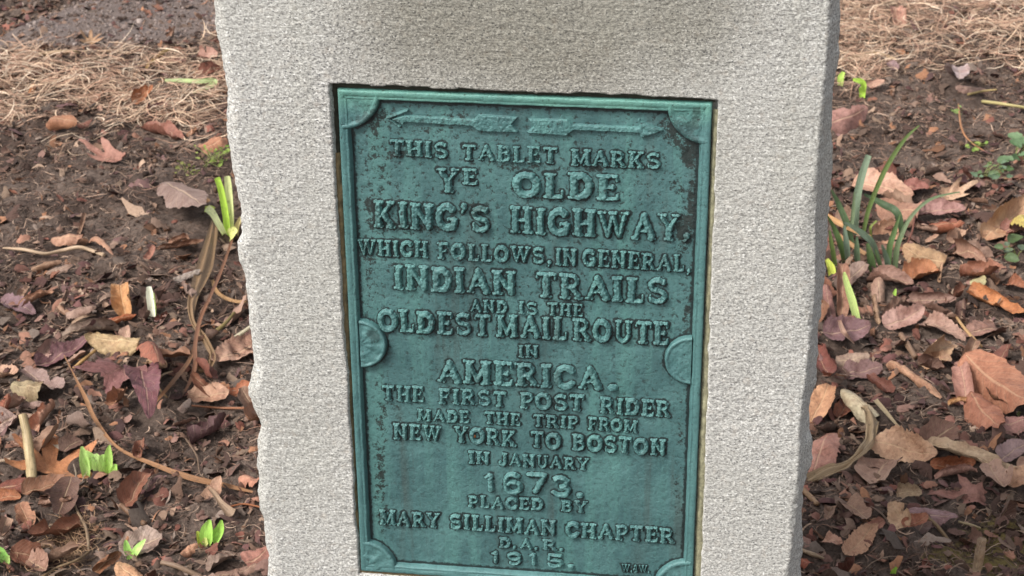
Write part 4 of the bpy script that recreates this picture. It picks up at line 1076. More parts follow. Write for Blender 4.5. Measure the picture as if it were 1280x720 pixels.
strand('fallen_straw', 'straw', [(290, 300, .025), (276, 340, .028), (262, 372, .030), (250, 400, .030), (244, 430, .028), (243, 462, .02), (231, 490, .008)], [3, 4, 4, 5, 5, 5, 3], (156, 110, 84), 'narrow reddish straw crossing the broad looping blade', group=G_ST)
strand('fallen_straw', 'straw', [(244, 430, .02), (236, 452, .022), (214, 480, .018), (186, 512, .006)], [4, 5, 5, 3], (160, 116, 84), 'short straw running down left from the crossing blades', group=G_ST)
strand('fallen_straw', 'straw', [(212, 500, .006), (198, 484, .015), (202, 470, .02), (216, 464, .012)], [2, 3, 3, 2], (190, 156, 118), 'small hooked pale straw left of the crossing blades', group=G_ST)
strand('cream_stalk', 'stalk', [(266, 443, .010), (290, 425, .02), (314, 408, .03)], [6, 6, 5], (224, 212, 182), 'thick cream stalk on the pale toothed leaf by the stone', True, group=G_ST)
strand('olive_stalk', 'stalk', [(264, 418, .006), (280, 406, .014), (293, 391, .02)], [5, 5, 4], (150, 132, 84), 'short olive stalk just above the cream stalk by the stone', True, group=G_ST)
strand('fallen_straw', 'straw', [(265, 350, .01), (272, 366, .015), (290, 376, .02), (312, 378, .02)], [4, 5, 5, 4], (190, 148, 104), 'tan curved straw ending at the stone', group=G_ST)
strand('fallen_straw', 'straw', [(80, 444, .020), (92, 468, .024), (106, 496, .02), (120, 526, .014), (148, 560, .012), (196, 582, .016), (240, 598, .016), (282, 607, .012), (316, 615, .006)], [1.5, 2, 5, 5, 4, 6, 8, 6, 3], (178, 130, 92), 'long orange-brown blade sweeping down to the stone', group=G_ST, cup=.25)
strand('fallen_straw', 'straw', [(90, 404, .01), (104, 396, .018), (120, 394, .01)], [3, 4, 2], (184, 152, 126), 'short pale straw above the ribbed leaf', group=G_ST)
strand('fallen_stalk', 'stalk', [(92, 460, .006), (104, 450, .015), (119, 438, .02)], [4, 4, 4], (206, 164, 106), 'stalk of the ribbed tan leaf', True, group=G_ST)
strand('broken_stalk', 'stalk', [(40, 600, .004), (38, 575, .022), (34, 545, .048), (28, 518, .072)], [13, 12, 11, 9], (206, 182, 140), 'thick cream broken stalk standing in front of the orange leaf', True, group=G_ST)
strand('fallen_twig', 'twig', [(257, 607, .006), (268, 618, .01), (278, 632, .01), (290, 645, .008)], [4, 6, 8, 14], (176, 148, 124), 'grey-brown twig widening towards its lower end', group=G_ST, cup=.9)
strand('fallen_twig', 'twig', [(150, 630, .008), (164, 642, .01), (181, 655, .006)], [6, 8, 7], (146, 112, 88), 'short thick brown twig in the dark hollow', True, group=G_ST)
strand('fallen_twig', 'twig', [(202, 703, .008), (222, 708, .01), (252, 722, .008)], [6, 7, 7], (160, 132, 110), 'brown twig at the bottom edge left of the stone', True, group=G_ST)
strand('thin_root', 'root', [(78, 612, .01), (92, 628, .012), (97, 640, .012), (106, 656, .012), (110, 674, .01), (111, 692, .006)], [2.5, 2.5, 3, 4, 4, 2], (164, 138, 112), 'thin pale root winding down below the orange leaf', True, group=G_ST)
strand('thin_root', 'root', [(111, 690, .01), (96, 700, .012), (80, 706, .012), (66, 712, .01), (50, 724, .006)], [3, 3, 3, 3, 3], (170, 142, 110), 'thin pale root curling to the bottom edge', True, group=G_ST)
strand('thin_root', 'root', [(64, 604, .006), (76, 609, .012), (88, 606, .014), (95, 594, .016), (92, 580, .01)], [2, 2.5, 2.5, 2.5, 1.5], (176, 156, 138), 'pale hooked rootlet beside the pale ruffled sprout', True, group=G_ST)
strand('fallen_stalk', 'stalk', [(-4, 577, .012), (14, 574, .014)], [4, 4], (196, 170, 144), 'pale stub entering at the left edge beside the orange leaf', True, group=G_ST)
strand('cream_chip', 'chip', [(60, 545, .01), (72, 556, .012), (80, 562, .008)], [9, 9, 7], (214, 200, 180), 'cream splinter behind the lobes of the orange leaf', group=G_ST)
strand('fallen_twig', 'twig', [(282, 635, .01), (304, 630, .01), (326, 634, .01)], [2.5, 2.5, 2.5], (190, 122, 82), 'thin orange stem touching the stone', True, group=G_ST)
strand('fallen_twig', 'twig', [(240, 507, .012), (276, 510, .012), (318, 510, .012)], [2.5, 3, 3], (186, 128, 96), 'thin straight orange-brown stem under the orange leaf', True, group=G_ST)
strand('thin_root', 'root', [(232, 548, .008), (246, 570, .01), (250, 592, .01), (262, 600, .006)], [2, 2, 2, 2], (150, 124, 104), 'fine brown rootlet above the long sweeping blade', True, group=G_ST)
strand('fallen_straw', 'straw', [(1030, 268, .05), (1050, 280, .045), (1088, 297, .03)], [7, 8, 6], (208, 160, 112), 'tan-orange straw slanting across the strap-leaved plant', group=G_ST)
strand('fallen_straw', 'straw', [(1046, 292, .03), (1064, 306, .025), (1082, 318, .015)], [5, 6, 5], (200, 154, 110), 'shorter tan straw below the slanting one', group=G_ST)
strand('straw', 'straw', [(1228, 127, .012), (1254, 130, .014), (1290, 136, .012)], [4, 4, 4], (214, 198, 140), 'pale yellow straw lying at the right edge', True, group=G_ST)
strand('straw', 'straw', [(1210, 118, .012), (1228, 114, .014), (1246, 112, .012)], [3, 3, 2], (196, 170, 116), 'short pale straw above the yellow one at right', True, group=G_ST)
strand('straw', 'straw', [(1050, 76, .012), (1074, 70, .014), (1098, 67, .012), (1120, 75, .008)], [5, 5, 4, 4], (196, 166, 130), 'bent pale straw touching the stone below the dead grass', group=G_ST)
strand('withered_strap_leaf', 'leaf', [(1078, 503, .02), (1088, 522, .025), (1090, 540, .028), (1078, 562, .025), (1050, 582, .018), (1010, 600, .008)], [8, 15, 13, 19, 13, 4], (188, 162, 130), 'cream-olive strap leaf bending down to the stone', group=G_ST, cup=-.25, crumple=1.0)
strand('fallen_stalk', 'stalk', [(1094, 500, .012), (1108, 516, .014), (1120, 530, .01), (1130, 538, .004)], [6, 5, 3, 1.5], (198, 176, 142), 'tapering tail of the cream twisted leaf', group=G_ST)
strand('fallen_twig', 'twig', [(1004, 612, .008), (1014, 622, .008), (1022, 630, .006)], [7, 7, 6], (190, 152, 118), 'short tan twig beside the stone at lower right', True, group=G_ST)
strand('fallen_twig', 'twig', [(1003, 688, .008), (1016, 693, .01), (1030, 698, .006)], [5, 6, 3], (198, 170, 140), 'pale splinter at the foot of the stone on the right', True, group=G_ST)
strand('fallen_stalk', 'stalk', [(1194, 394, .02), (1204, 408, .02), (1216, 422, .014), (1228, 434, .006)], [3, 4, 4, 3], (212, 170, 122), 'pale stalk lying over the long taupe leaf', True, group=G_ST)
strand('fallen_stalk', 'stalk', [(1126, 418, .004), (1134, 430, .012), (1144, 446, .008)], [7, 8, 7], (160, 128, 106), 'stubby brown stalk left of the rounded ochre leaf', True, group=G_ST)
strand('fallen_stalk', 'stalk', [(1048, 396, .03), (1054, 414, .03), (1068, 430, .02)], [3, 6, 2], (190, 152, 132), 'pale rib lying on the purple-brown leaf by the stone', group=G_ST)
strand('fallen_stalk', 'stalk', [(1156, 644, .02), (1172, 658, .014), (1192, 684, .006)], [4, 5, 4], (156, 128, 96), 'olive-brown stalk below the mauve pointed leaf', True, group=G_ST)
strand('fallen_stalk', 'stalk', [(1198, 652, .012), (1214, 656, .012), (1226, 660, .006)], [3, 3, 2], (190, 168, 132), 'thin pale stalk above the mossy patch', True, group=G_ST)
strand('fallen_twig', 'twig', [(1198, 130, .03), (1202, 160, .02), (1212, 176, .01), (1232, 190, .006)], [2, 2.5, 2, 2], (196, 140, 100), 'thin orange stem above the small round-leaved weed', True, group=G_ST)
strand('fallen_twig', 'twig', [(1162, 250, .02), (1146, 262, .02), (1140, 290, .02), (1128, 318, .01)], [2.5, 2.5, 2.5, 2], (150, 96, 80), 'thin reddish stem behind the arching blade', True, group=G_ST)

# ------------------------------------------------------------------ green plants: a thing with a part for every blade
def plant(name, base_px, label, cat, blades, group='green shoots'):
    b0 = hit(*base_px, 0.0); root = empty(name, b0); tag(root, label, cat, group)
    for i, (pp, ws, col) in enumerate(blades):
        P = []
        # blades rise from the ground: keep them in the depth of their own foot
        foot = hit(pp[0][0], pp[0][1], -.004); P.append(foot)
        for (a, b_, dy) in pp[1:]:
            P.append(on_y(a, b_, foot[1] + dy))
        gzs = [float(H(p[0], p[1])) for p in P]
        P = [p if p[2] > g_ else np.array([p[0], p[1], g_ + .003]) for p, g_ in zip(P, gzs)]
        P[0] = foot
        if cat == 'plant': ws = [w * .78 for w in ws]; col = tuple(int(c_ * .72 + 110 * .28) for c_ in col)
        else: col = (int(col[0] * .8 + 48), int(col[1] * .85 + 36), int(col[2] * .85 + 20))
        V_, f, uv = ribbon_geo(P, wid(P, ws), i * 5 + 3, .45)
        o = put('leaf' if len(ws) > 2 else 'shoot_tip', V_, f, uv, col, None, np.array(b0), k=.85 if cat == 'plant' else 1.3)
        o.parent = root; o.location = (0, 0, 0)
    return root
g1, g2, g3, g4 = (110, 150, 70), (138, 168, 126), (84, 116, 64), (170, 210, 110)
plant('strap_leaved_plant', (1085, 340), 'clump of narrow blue-green strap leaves right of the stone', 'plant', [
    ([(1070, 300), (1070, 262, .01), (1076, 225, .02), (1086, 194, .03)], [6, 11, 12, 9], (150, 174, 140)),
    ([(1062, 300), (1066, 268, .01), (1068, 240, .01)], [4, 6, 2], (140, 164, 116)),
    ([(1078, 300), (1086, 262, .0), (1106, 214, -.01), (1130, 176, -.02), (1149, 157, -.03)], [5, 7, 8, 6, 2], (112, 140, 62)),
    ([(1066, 312), (1058, 280, -.01), (1048, 256, -.01), (1039, 237, -.02)], [8, 11, 9, 3], (108, 140, 88)),
    ([(1128, 300), (1122, 268, .0), (1104, 256, .02), (1080, 243, .03)], [6, 12, 12, 4], (78, 108, 62)),
    ([(1118, 346), (1120, 318, -.01), (1126, 296, -.01), (1140, 270, 0), (1164, 249, .01), (1200, 240, .02)], [7, 9, 8, 6, 5, 2], (124, 148, 98)),
    ([(1100, 330), (1090, 305, -.02), (1074, 290, -.03), (1055, 278, -.04)], [5, 11, 11, 4], (132, 158, 126)),
    ([(1110, 344), (1112, 310, -.01), (1118, 290, -.01), (1125, 268, -.01)], [7, 9, 8, 2], (104, 138, 72)),
    ([(1056, 330), (1050, 305, -.01), (1042, 285, -.01), (1034, 270, -.02)], [8, 10, 8, 3], (98, 132, 64)),
    ([(1044, 334), (1040, 310, -.01), (1037, 288, -.01)], [7, 8, 3], (112, 140, 60)),
    ([(1060, 330), (1058, 305, -.02), (1055, 282, -.02)], [7, 10, 4], (146, 172, 142)),
    ([(1072, 332), (1071, 312, -.01), (1071, 296, -.01)], [8, 9, 3], (118, 146, 104)),
    ([(1092, 346), (1088, 322, -.01), (1084, 304, -.01)], [9, 12, 5], (104, 136, 72)),
    ([(1104, 348), (1098, 326, -.01), (1094, 312, -.01)], [6, 7, 3], (92, 122, 66)),
    ([(1112, 348), (1108, 324, -.01), (1102, 306, -.02)], [7, 9, 4], (134, 160, 128)),
    ([(1090, 300), (1088, 285, -.01), (1096, 276, 0)], [3, 4, 3], (160, 176, 70))], None)
plant('pale_shoot', (1070, 398), 'pale green shoot turning white at its foot beside the standing brown leaf', 'shoot', [
    ([(1071, 400), (1064, 374, .0), (1057, 350, .0), (1055, 340, .0)], [9, 10, 7, 3], (190, 216, 140))])
plant('yellow_shoot', (1037, 342), 'yellow-green shoot tip against the stone on the right', 'shoot', [
    ([(1040, 344), (1038, 334, .0), (1033, 324, .0)], [9, 10, 5], (204, 218, 100))])
plant('green_tip', (1119, 374), 'tiny green tip among brown leaves below the strap-leaved plant', 'shoot', [
    ([(1117, 376), (1118, 368, .0), (1120, 361, .0)], [4, 5, 2], (150, 200, 90))])
plant('green_tip', (1117, 722), 'tiny green tip at the bottom edge right of the stone', 'shoot', [
    ([(1114, 726), (1117, 716, 0), (1121, 709, 0)], [8, 7, 3], (120, 170, 60))])
plant('green_curl', (1076, 124), 'small bright green curled leaf over the flat pinkish-brown leaf', 'shoot', [
    ([(1077, 126), (1078, 114, 0), (1077, 104, -.01), (1066, 100, -.02)], [6, 8, 9, 4], (156, 200, 76)),
    ([(1050, 108), (1051, 98, 0), (1055, 90, 0)], [6, 8, 4], (150, 190, 90))])
plant('cut_shoots', (285, 296), 'cut green and cream leaf shoots beside the left edge of the stone', 'shoots', [
    ([(284, 296), (282, 270, 0), (277, 242, 0), (271, 222, .0)], [8, 8, 8, 7], (168, 214, 80)),
    ([(288, 296), (287, 268, -.005), (286, 242, -.005), (284, 220, -.005)], [9, 9, 9, 7], (206, 216, 160)),
    ([(289, 296), (290, 268, -.0), (288, 246, .0)], [5, 5, 4], (214, 206, 176)),
    ([(282, 296), (274, 282, -.01), (266, 268, -.01), (258, 260, -.01)], [6, 8, 9, 10], (214, 222, 178)),
    ([(268, 268), (264, 263, -.002), (256, 262, -.002)], [9, 11, 7], (190, 214, 100)),
    ([(294, 298), (296, 284, .0), (302, 272, .0)], [7, 7, 5], (204, 186, 140)),
    ([(286, 299), (290, 292, -.01), (296, 286, -.01)], [10, 14, 8], (196, 200, 130))])
plant('white_shoot', (190, 402), 'white stub of a shoot upright on the soil between brown leaves', 'shoot', [
    ([(190, 404), (189, 385, 0), (187, 368, 0), (186, 358, 0)], [9, 9, 9, 6], (250, 250, 240)),
    ([(193, 404), (193, 385, .002), (192, 366, .002)], [4, 4, 2], (180, 210, 130))])
plant('ruffled_sprout', (125, 596), 'pale green ruffled sprout with jagged top left of the stone', 'sprout', [
    ([(108, 598), (106, 582, 0), (104, 568, 0), (102, 558, 0)], [8, 12, 10, 3], (166, 208, 124)),
    ([(116, 586), (112, 574, .0), (106, 564, .0)], [8, 14, 5], (178, 216, 138)),
    ([(124, 590), (121, 578, -.003), (117, 568, -.003)], [10, 15, 8], (186, 220, 146)),
    ([(132, 596), (130, 580, -.003), (128, 568, -.003)], [10, 15, 8], (176, 216, 130)),
    ([(136, 598), (136, 580, 0), (136, 566, 0), (137, 556, 0)], [8, 10, 9, 2], (154, 202, 104)),
    ([(141, 598), (143, 588, 0), (145, 580, 0)], [5, 9, 4], (150, 204, 100))])
plant('two_leaved_sprout', (262, 686), 'small bright green sprout with two cupped leaves by the stone', 'sprout', [
    ([(258, 686), (258, 672, 0), (260, 660, 0), (263, 650, 0)], [5, 16, 15, 4], (140, 196, 90)),
    ([(262, 684), (270, 672, 0), (275, 662, 0), (277, 650, 0)], [5, 13, 12, 3], (134, 190, 84)),
    ([(254, 686), (250, 674, 0), (246, 664, 0)], [6, 9, 3], (176, 190, 80)),
    ([(255, 686), (256, 678, -.002), (256, 672, -.002)], [8, 8, 5], (212, 216, 140)),
    ([(260, 664), (259, 656, -.003), (259, 651, -.003)], [4, 5, 3], (230, 236, 214))])
plant('twin_leaved_sprout', (163, 698), 'little green sprout with two diverging leaves near the bottom', 'sprout', [
    ([(163, 700), (160, 690, 0), (158, 682, 0), (157, 675, 0)], [5, 9, 8, 3], (148, 206, 112)),
    ([(164, 700), (170, 690, 0), (176, 682, 0), (182, 674, 0)], [5, 10, 8, 2], (162, 206, 124)),
    ([(162, 702), (164, 696, -.002), (166, 690, -.002)], [7, 8, 3], (130, 184, 96))])
plant('green_tip', (8, 706), 'green leaf tip at the left edge near the bottom corner', 'shoot', [
    ([(10, 706), (6, 700, 0), (0, 690, 0), (-4, 684, 0)], [6, 11, 11, 4], (130, 196, 100)),
    ([(9, 708), (10, 700, 0), (11, 694, 0)], [4, 5, 2], (160, 200, 120))])
strand('folded_green_leaf', 'leaf', [(206, 101, .008), (226, 101, .014), (246, 102, .018), (264, 101, .018), (268, 104, .018), (258, 110, .014), (240, 116, .006)], [4, 6, 6, 7, 7, 6, 3], (196, 214, 150), 'pale green strap leaf folded back on itself beside the stone', group='green shoots')
# wispy weed beside the stone, small round-leaved weeds at the right
def weed(name, cx, cy, label, n, rx, ry, size, cols, seed, h=.03, stem_col=(150, 160, 90)):
    r = random.Random(seed); b0 = hit(cx, cy, 0.0); root = empty(name, b0); tag(root, label, 'weed', 'small green weeds')
    for i in range(n):
        px_, py_ = cx + r.uniform(-rx, rx), cy + r.uniform(-ry, ry)
        foot = hit(cx + r.uniform(-rx, rx) * .5, cy + r.uniform(0, ry) * .6 + ry * .4, -.003)
        tip = hit(px_, py_, r.uniform(.3, 1) * h)
        midp = (foot + tip) / 2 + np.array([r.uniform(-.004, .004), 0, .004])
        V_, f, uv = ribbon_geo([foot, midp, tip], [.0014, .0013, .0011], i, .2, 3)
        o = put('stem', V_, f, uv, stem_col, None, np.array(b0), k=.8); o.parent = root; o.location = (0, 0, 0)
        dist = np.linalg.norm(CAMP - tip); s = size * r.uniform(.6, 1.25) * dist / F_PX
        V2, f2, uv2 = leaf_grid('ovate', s * r.uniform(1, 1.5), s, r.randint(0, 999), .5, .2, .4, nt=8, nu=5, crumple=.5)
        an = r.uniform(0, math.tau); ya = np.array([math.cos(an), math.sin(an) * .8, r.uniform(-.1, .5)]); ya /= np.linalg.norm(ya)
        nn_ = np.array([0, -.55, .85]); nn_ = nn_ - ya * (nn_ @ ya); nn_ /= np.linalg.norm(nn_); xa = np.cross(ya, nn_)
        Wv = V2 @ np.stack([xa, ya, nn_], 1).T + tip
        o = put('leaf', Wv, f2, uv2, r.choice(cols), None, np.array(b0), k=.75); o.parent = root; o.location = (0, 0, 0)
gw = [(128, 150, 108), (104, 132, 84), (148, 170, 112), (120, 144, 114)]
weed('small_weed', 1238, 214, 'low weed of small round green leaves on bare soil at right', 22, 22, 10, 7.5, gw, 1)
weed('small_weed', 1272, 186, 'blue-green round-leaved weed cut by the right edge', 14, 12, 16, 13, [(124, 152, 110), (110, 140, 98)], 2, .04)
weed('small_weed', 1220, 184, 'sparse little yellow-green weed above the round-leaved one', 9, 14, 6, 6, [(160, 180, 90), (140, 170, 80)], 3)
weed('small_weed', 1266, 312, 'dusty green weed below the large tan curled leaf', 7, 14, 12, 13, [(120, 136, 112), (106, 126, 84)], 4, .03)
weed('small_weed', 1198, 140, 'tiny green seedling below the dead grass at right', 6, 8, 6, 6, [(150, 172, 100)], 5)
weed('wispy_weed', 264, 196, 'wispy yellow-green weed against the left edge of the stone', 26, 24, 14, 4.5, [(150, 172, 78), (128, 158, 62), (168, 178, 96)], 6, .05, (140, 150, 80))
weed('wispy_weed', 232, 212, 'sparse olive moss-like weed left of the wispy one', 16, 16, 10, 4, [(148, 150, 78), (128, 132, 66)], 7, .012, (140, 140, 80))
weed('small_weed', 1272, 520, 'tiny olive sprig beside the pink-brown leaf at the right edge', 4, 8, 6, 5, [(150, 150, 100)], 8)

# ------------------------------------------------------------------ smaller leaf scraps: separate things, shared meshes
rf = random.Random(77)
PAL = [(148, 114, 98), (166, 132, 110), (128, 96, 82), (182, 146, 122), (152, 102, 80), (124, 90, 90), (164, 118, 90), (146, 124, 112), (112, 84, 74), (186, 152, 132), (134, 84, 70)]
scraps = []
for k in range(16):
    kd = rf.choice(['ovate', 'toothed', 'frag', 'frag', 'roll'])
    V_, f, uv = leaf_grid(kd, .05, rf.uniform(.022, .038), 900 + k, rf.uniform(.3, 1.3), rf.uniform(0, .4), rf.uniform(.1, .7), nt=14, nu=7, crumple=1.2)
    V_[:, 1] -= .025
    scraps.append(leaf_mesh('leaf_scrap', V_, f, uv))
def density(px, py):
    if px < 330:
        if py < 60: return .30
        if py < 150: return .25
        if py < 340: return .10
        return 1.0 if py < 560 else .8
    if px > 990:
        if py < 80: return .18
        if py < 210: return .12
        if py < 470: return .9
        return .6
    return .5
def in_stone(x, y, m_=.01): return -.37 - m_ < x < .37 + m_ and -.02 - m_ < y < .24 + m_
PNAME = ['brown', 'tan', 'dark brown', 'pale tan', 'rust-brown', 'purplish brown', 'ochre-brown', 'grey-brown', 'blackish brown', 'pinkish tan', 'reddish brown']
LANDS = [(285, 260, 'the cut green shoots'), (190, 380, 'the white shoot'), (140, 425, 'the finely ribbed leaf'), (155, 475, 'the maroon maple leaf'), (65, 565, 'the orange oak leaf'),
         (125, 580, 'the ruffled sprout'), (262, 665, 'the two-leaved sprout'), (165, 690, 'the twin-leaved sprout'), (100, 65, 'the pale straight stick'), (130, 195, 'the pinkish lobed leaf'),
         (65, 315, 'the cream wavy root'), (240, 590, 'the long sweeping straw'), (290, 440, 'the cream stalk'), (20, 385, 'the rusty twisted leaf'), (120, 130, 'the left patch of dead grass'),
         (1160, 50, 'the right patch of dead grass'), (1060, 140, 'the flat pinkish-brown leaf'), (1240, 130, 'the pale yellow straw'), (1240, 205, 'the round-leaved weed'), (1090, 290, 'the strap-leaved plant'),
         (1250, 280, 'the large tan curled leaf'), (1245, 385, 'the bright orange twisted leaf'), (1165, 440, 'the rounded ochre leaf'), (1240, 485, 'the big orange pair of leaves'), (1080, 500, 'the cream twisted leaf'),
         (1040, 560, 'the withered strap leaf'), (1130, 565, 'the light tan toothed leaf'), (1200, 620, 'the maple-like leaf at lower right'), (1075, 680, 'the triangular veined leaf'), (1220, 690, 'the mossy patch'),
         (640, 800, 'the foot of the stone'), (640, -30, 'the stone near the top of the picture'), (1050, 400, 'the standing folded leaf'), (1200, 320, 'the hooded brown leaf'), (30, 250, 'the bare soil at the left edge'), (60, 480, 'the olive-tan speckled leaf'), (60, 680, 'the tangle of hair roots')]
def scrap_label(px_, py_, ci, s):
    lx, ly, nm = min(LANDS, key=lambda q: (q[0] - px_) ** 2 + (q[1] - py_) ** 2)
    dx, dy = px_ - lx, py_ - ly
    where = ('right of' if dx > 0 else 'left of') if abs(dx) > abs(dy) else ('below' if dy > 0 else 'above')
    size = 'tiny' if s < .65 else 'small' if s < .95 else 'mid-sized'
    return f'{size} curled {PNAME[ci]} leaf scrap {where} {nm}'
NS = 0; tries = 0; occ = []
while NS < 300 and tries < 20000:
    tries += 1
    x, y = rf.uniform(-2.1, 1.25), rf.uniform(.12, 3.8) if rf.random() < .85 else rf.uniform(-.5, .2)
    px_, py_ = project((x, y, 0.01))
    if in_stone(x, y) or (occupied(x, y) and rf.random() < .85) or not (-160 < px_ < 1440 and -60 < py_ < 900): continue
    if rf.random() > density(px_, py_): continue
    if not (-20 < px_ < 1300 and -10 < py_ < 745) and rf.random() < .7: continue
    if 350 < px_ < 970 and rf.random() < .75: continue
    s = rf.uniform(.45, 1.2) * (1.5 if (px_ > 990 and py_ > 210) or (px_ < 335 and py_ > 350) else .9)
    if any((x - a) ** 2 + (y - b_) ** 2 < (.018 * (s + c)) ** 2 for a, b_, c in occ): continue
    occ.append((x, y, s))
    o = bpy.data.objects.new('leaf_scrap', rf.choice(scraps)); COL.objects.link(o)
    o.location = (x, y, float(H(x, y)) + .004 + .006 * s)
    o.rotation_euler = (rf.gauss(.18, .4), rf.gauss(0, .35), rf.uniform(0, math.tau)); o.scale = (s, s, s)
    ci = rf.randrange(len(PAL)); c = srgb(*PAL[ci]); kk = rf.uniform(.45, .8); o.color = (c[0] * kk, c[1] * kk, c[2] * kk, 1)
    lab = scrap_label(px_, py_, ci, s)
    tag(o, lab, 'leaf scrap', 'scraps: ' + lab)
    NS += 1

# ------------------------------------------------------------------ uncountable litter (one mesh per kind)
rn = np.random.default_rng(11)
def sample_xy(n, dens, lo=(-2.4, -.6), hi=(1.9, 4.3)):
    out = np.empty((0, 2))
    while len(out) < n:
        k = n * 3
        x = rn.uniform(lo[0], hi[0], k); y = rn.uniform(lo[1], hi[1], k)
        d = np.stack([x, y, 0 * x], -1) - CAMP; z = d @ FX
        px_ = 640 + F_PX * (d @ RX) / z; py_ = 360 - F_PX * (d @ UX) / z
        keep = (px_ > -500) & (px_ < 1850) & (py_ > -45) & (py_ < 1300)
        keep &= ((px_ > -100) & (px_ < 1380) & (py_ < 800)) | (rn.random(k) < .4) & ~((np.abs(x) < .35) & (y > -.02) & (y < .22))
        hid = (px_ > 345) & (px_ < 975) & (y > .2)
        keep &= ~hid | (rn.random(k) < .25)
        keep &= rn.random(k) < dens(px_, py_, x, y)
        keep &= ~occupied(x, y) | (rn.random(k) < .15)
        out = np.concatenate([out, np.stack([x, y], -1)[keep]])
    return out[:n]
def stuff_obj(name, V_, f, tints, mat, label, nv_per):
    me = bpy.data.meshes.new(name); me.from_pydata(V_.reshape(-1, 3).tolist(), [], f.tolist()); me.materials.append(mat)
    a = me.color_attributes.new('tint', 'FLOAT_COLOR', 'POINT')
    col = np.repeat(np.concatenate([tints, np.ones((len(tints), 1))], 1), nv_per, 0)
    a.data.foreach_set('color', col.reshape(-1)); me.shade_smooth()
    o = bpy.data.objects.new(name, me); COL.objects.link(o); tag(o, label, kind='stuff'); return o
def palette(n, cols, k0=.4, k1=.85):
    c = np.array([srgb(*q) for q in cols])[rn.integers(0, len(cols), n)]
    return c * rn.uniform(k0, k1, (n, 1))
def ribbons(xy, L, W, nseg, lift, bendy, pitch=0.25, heading=None, jag=0.0):
    n = len(xy); t = np.linspace(-.5, .5, nseg + 1)
    hd = rn.uniform(0, math.tau, n) if heading is None else heading
    curve = rn.normal(0, bendy, n)
    a = hd[:, None] + curve[:, None] * t[None, :] * 2
    step = L[:, None] / nseg
    dx = np.cumsum(np.cos(a) * step, 1); dy = np.cumsum(np.sin(a) * step, 1)
    dx -= dx.mean(1, keepdims=True); dy -= dy.mean(1, keepdims=True)
    x = xy[:, 0:1] + dx; y = xy[:, 1:2] + dy
    zc = H(x, y); base = zc.mean(1, keepdims=True)
    z = .35 * zc + .65 * base + lift[:, None] + L[:, None] * (rn.normal(0, pitch, n)[:, None] * t[None, :] + rn.uniform(-.25, .45, n)[:, None] * (.25 - t[None, :] ** 2))
    z = np.maximum(z, zc - .002)
    w = W[:, None] * (1 - (np.abs(t) * 2) ** 3 * .7)[None, :] * .5
    w = w * (1 + jag * rn.uniform(-1, 1, w.shape)); w2 = w * (1 + jag * rn.uniform(-1, 1, w.shape))
    roll = rn.uniform(-.9, .9, n)[:, None]
    nx_, ny_ = -np.sin(a), np.cos(a)
    Pl = np.stack([x + nx_ * w * np.cos(roll), y + ny_ * w * np.cos(roll), z + w * np.sin(roll)], -1)
    Pm = np.stack([x, y, z + w * .35], -1)
    Pr = np.stack([x - nx_ * w2 * np.cos(roll), y - ny_ * w2 * np.cos(roll), z - w2 * np.sin(roll)], -1)
    V_ = np.stack([Pl, Pm, Pr], 2).reshape(n, -1, 3)
    f0 = grid_faces(nseg + 1, 3); nv = (nseg + 1) * 3
    f = (f0[None] + (np.arange(n) * nv)[:, None, None]).reshape(-1, 4)
    return V_, f, nv
def region_bare(px_, py_): return (px_ < 335) & (py_ > 180) & (py_ < 350)
# fibres and root shreds through the soil
def d_f(px_, py_, x, y): return np.where(py_ < 60, .5, 1.0) * (1 - .75 * path_mask(x, y))
n = 60000; xy = sample_xy(n, d_f); L = rn.gamma(2.2, .0075, n) + .007
V_, f, nv = ribbons(xy, L, rn.uniform(.0007, .0020, n), 4, rn.uniform(.0005, .006, n), 1.0)
stuff_obj('soil_fibres', V_, f, palette(n, [(128, 104, 90), (156, 130, 112), (100, 80, 70), (178, 152, 132), (88, 70, 60), (136, 106, 90)], .5, 1.1), M_LITTER, 'fine brown root fibres and shreds through the soil', nv)
# leaf and bark crumbs
LPAL = [(150, 124, 108), (128, 100, 84), (164, 134, 114), (110, 84, 74), (146, 128, 116), (172, 124, 94), (126, 96, 92), (98, 76, 66), (180, 152, 130)]
def d_c(px_, py_, x, y):
    d = np.where(px_ < 335, np.where(py_ < 60, .9, np.where(py_ < 180, .6, np.where(py_ < 340, .30, 1.0))), np.where(py_ < 80, .45, np.where(py_ < 210, .30, .85)))
    return d * (1 - .45 * path_mask(x, y))
n = 17000; xy = sample_xy(n, d_c); L = rn.gamma(2.5, .0058, n) + .006
V_, f, nv = ribbons(xy, L, L * rn.uniform(.2, .6, n), 5, rn.uniform(.001, .006, n), .8, .45, jag=.6)
stuff_obj('leaf_litter', V_, f, palette(n, LPAL, .22, .8), M_LITTER, 'crumbled bits of brown leaf and bark', nv)
def d_b(px_, py_, x, y):
    d = np.where(px_ < 335, np.where(py_ < 60, .5, np.where(py_ < 180, .25, np.where(py_ < 340, .10, .7))), np.where(py_ < 90, .15, np.where(py_ < 210, .12, 1.0)))
    return d * (1 - .5 * path_mask(x, y))
n = 3900; xy = sample_xy(n, d_b); L = rn.uniform(.014, .036, n)
V_, f, nv = ribbons(xy, L, L * rn.uniform(.35, .8, n), 6, rn.uniform(.001, .006, n), 1.0, .35, jag=.28)
stuff_obj('broken_leaves', V_, f, palette(n, [(150, 106, 92), (124, 86, 82), (166, 122, 102), (106, 74, 68), (144, 94, 80), (150, 116, 104)], .25, .85), M_LITTER, 'matted layer of broken brown leaves under the larger ones', nv)
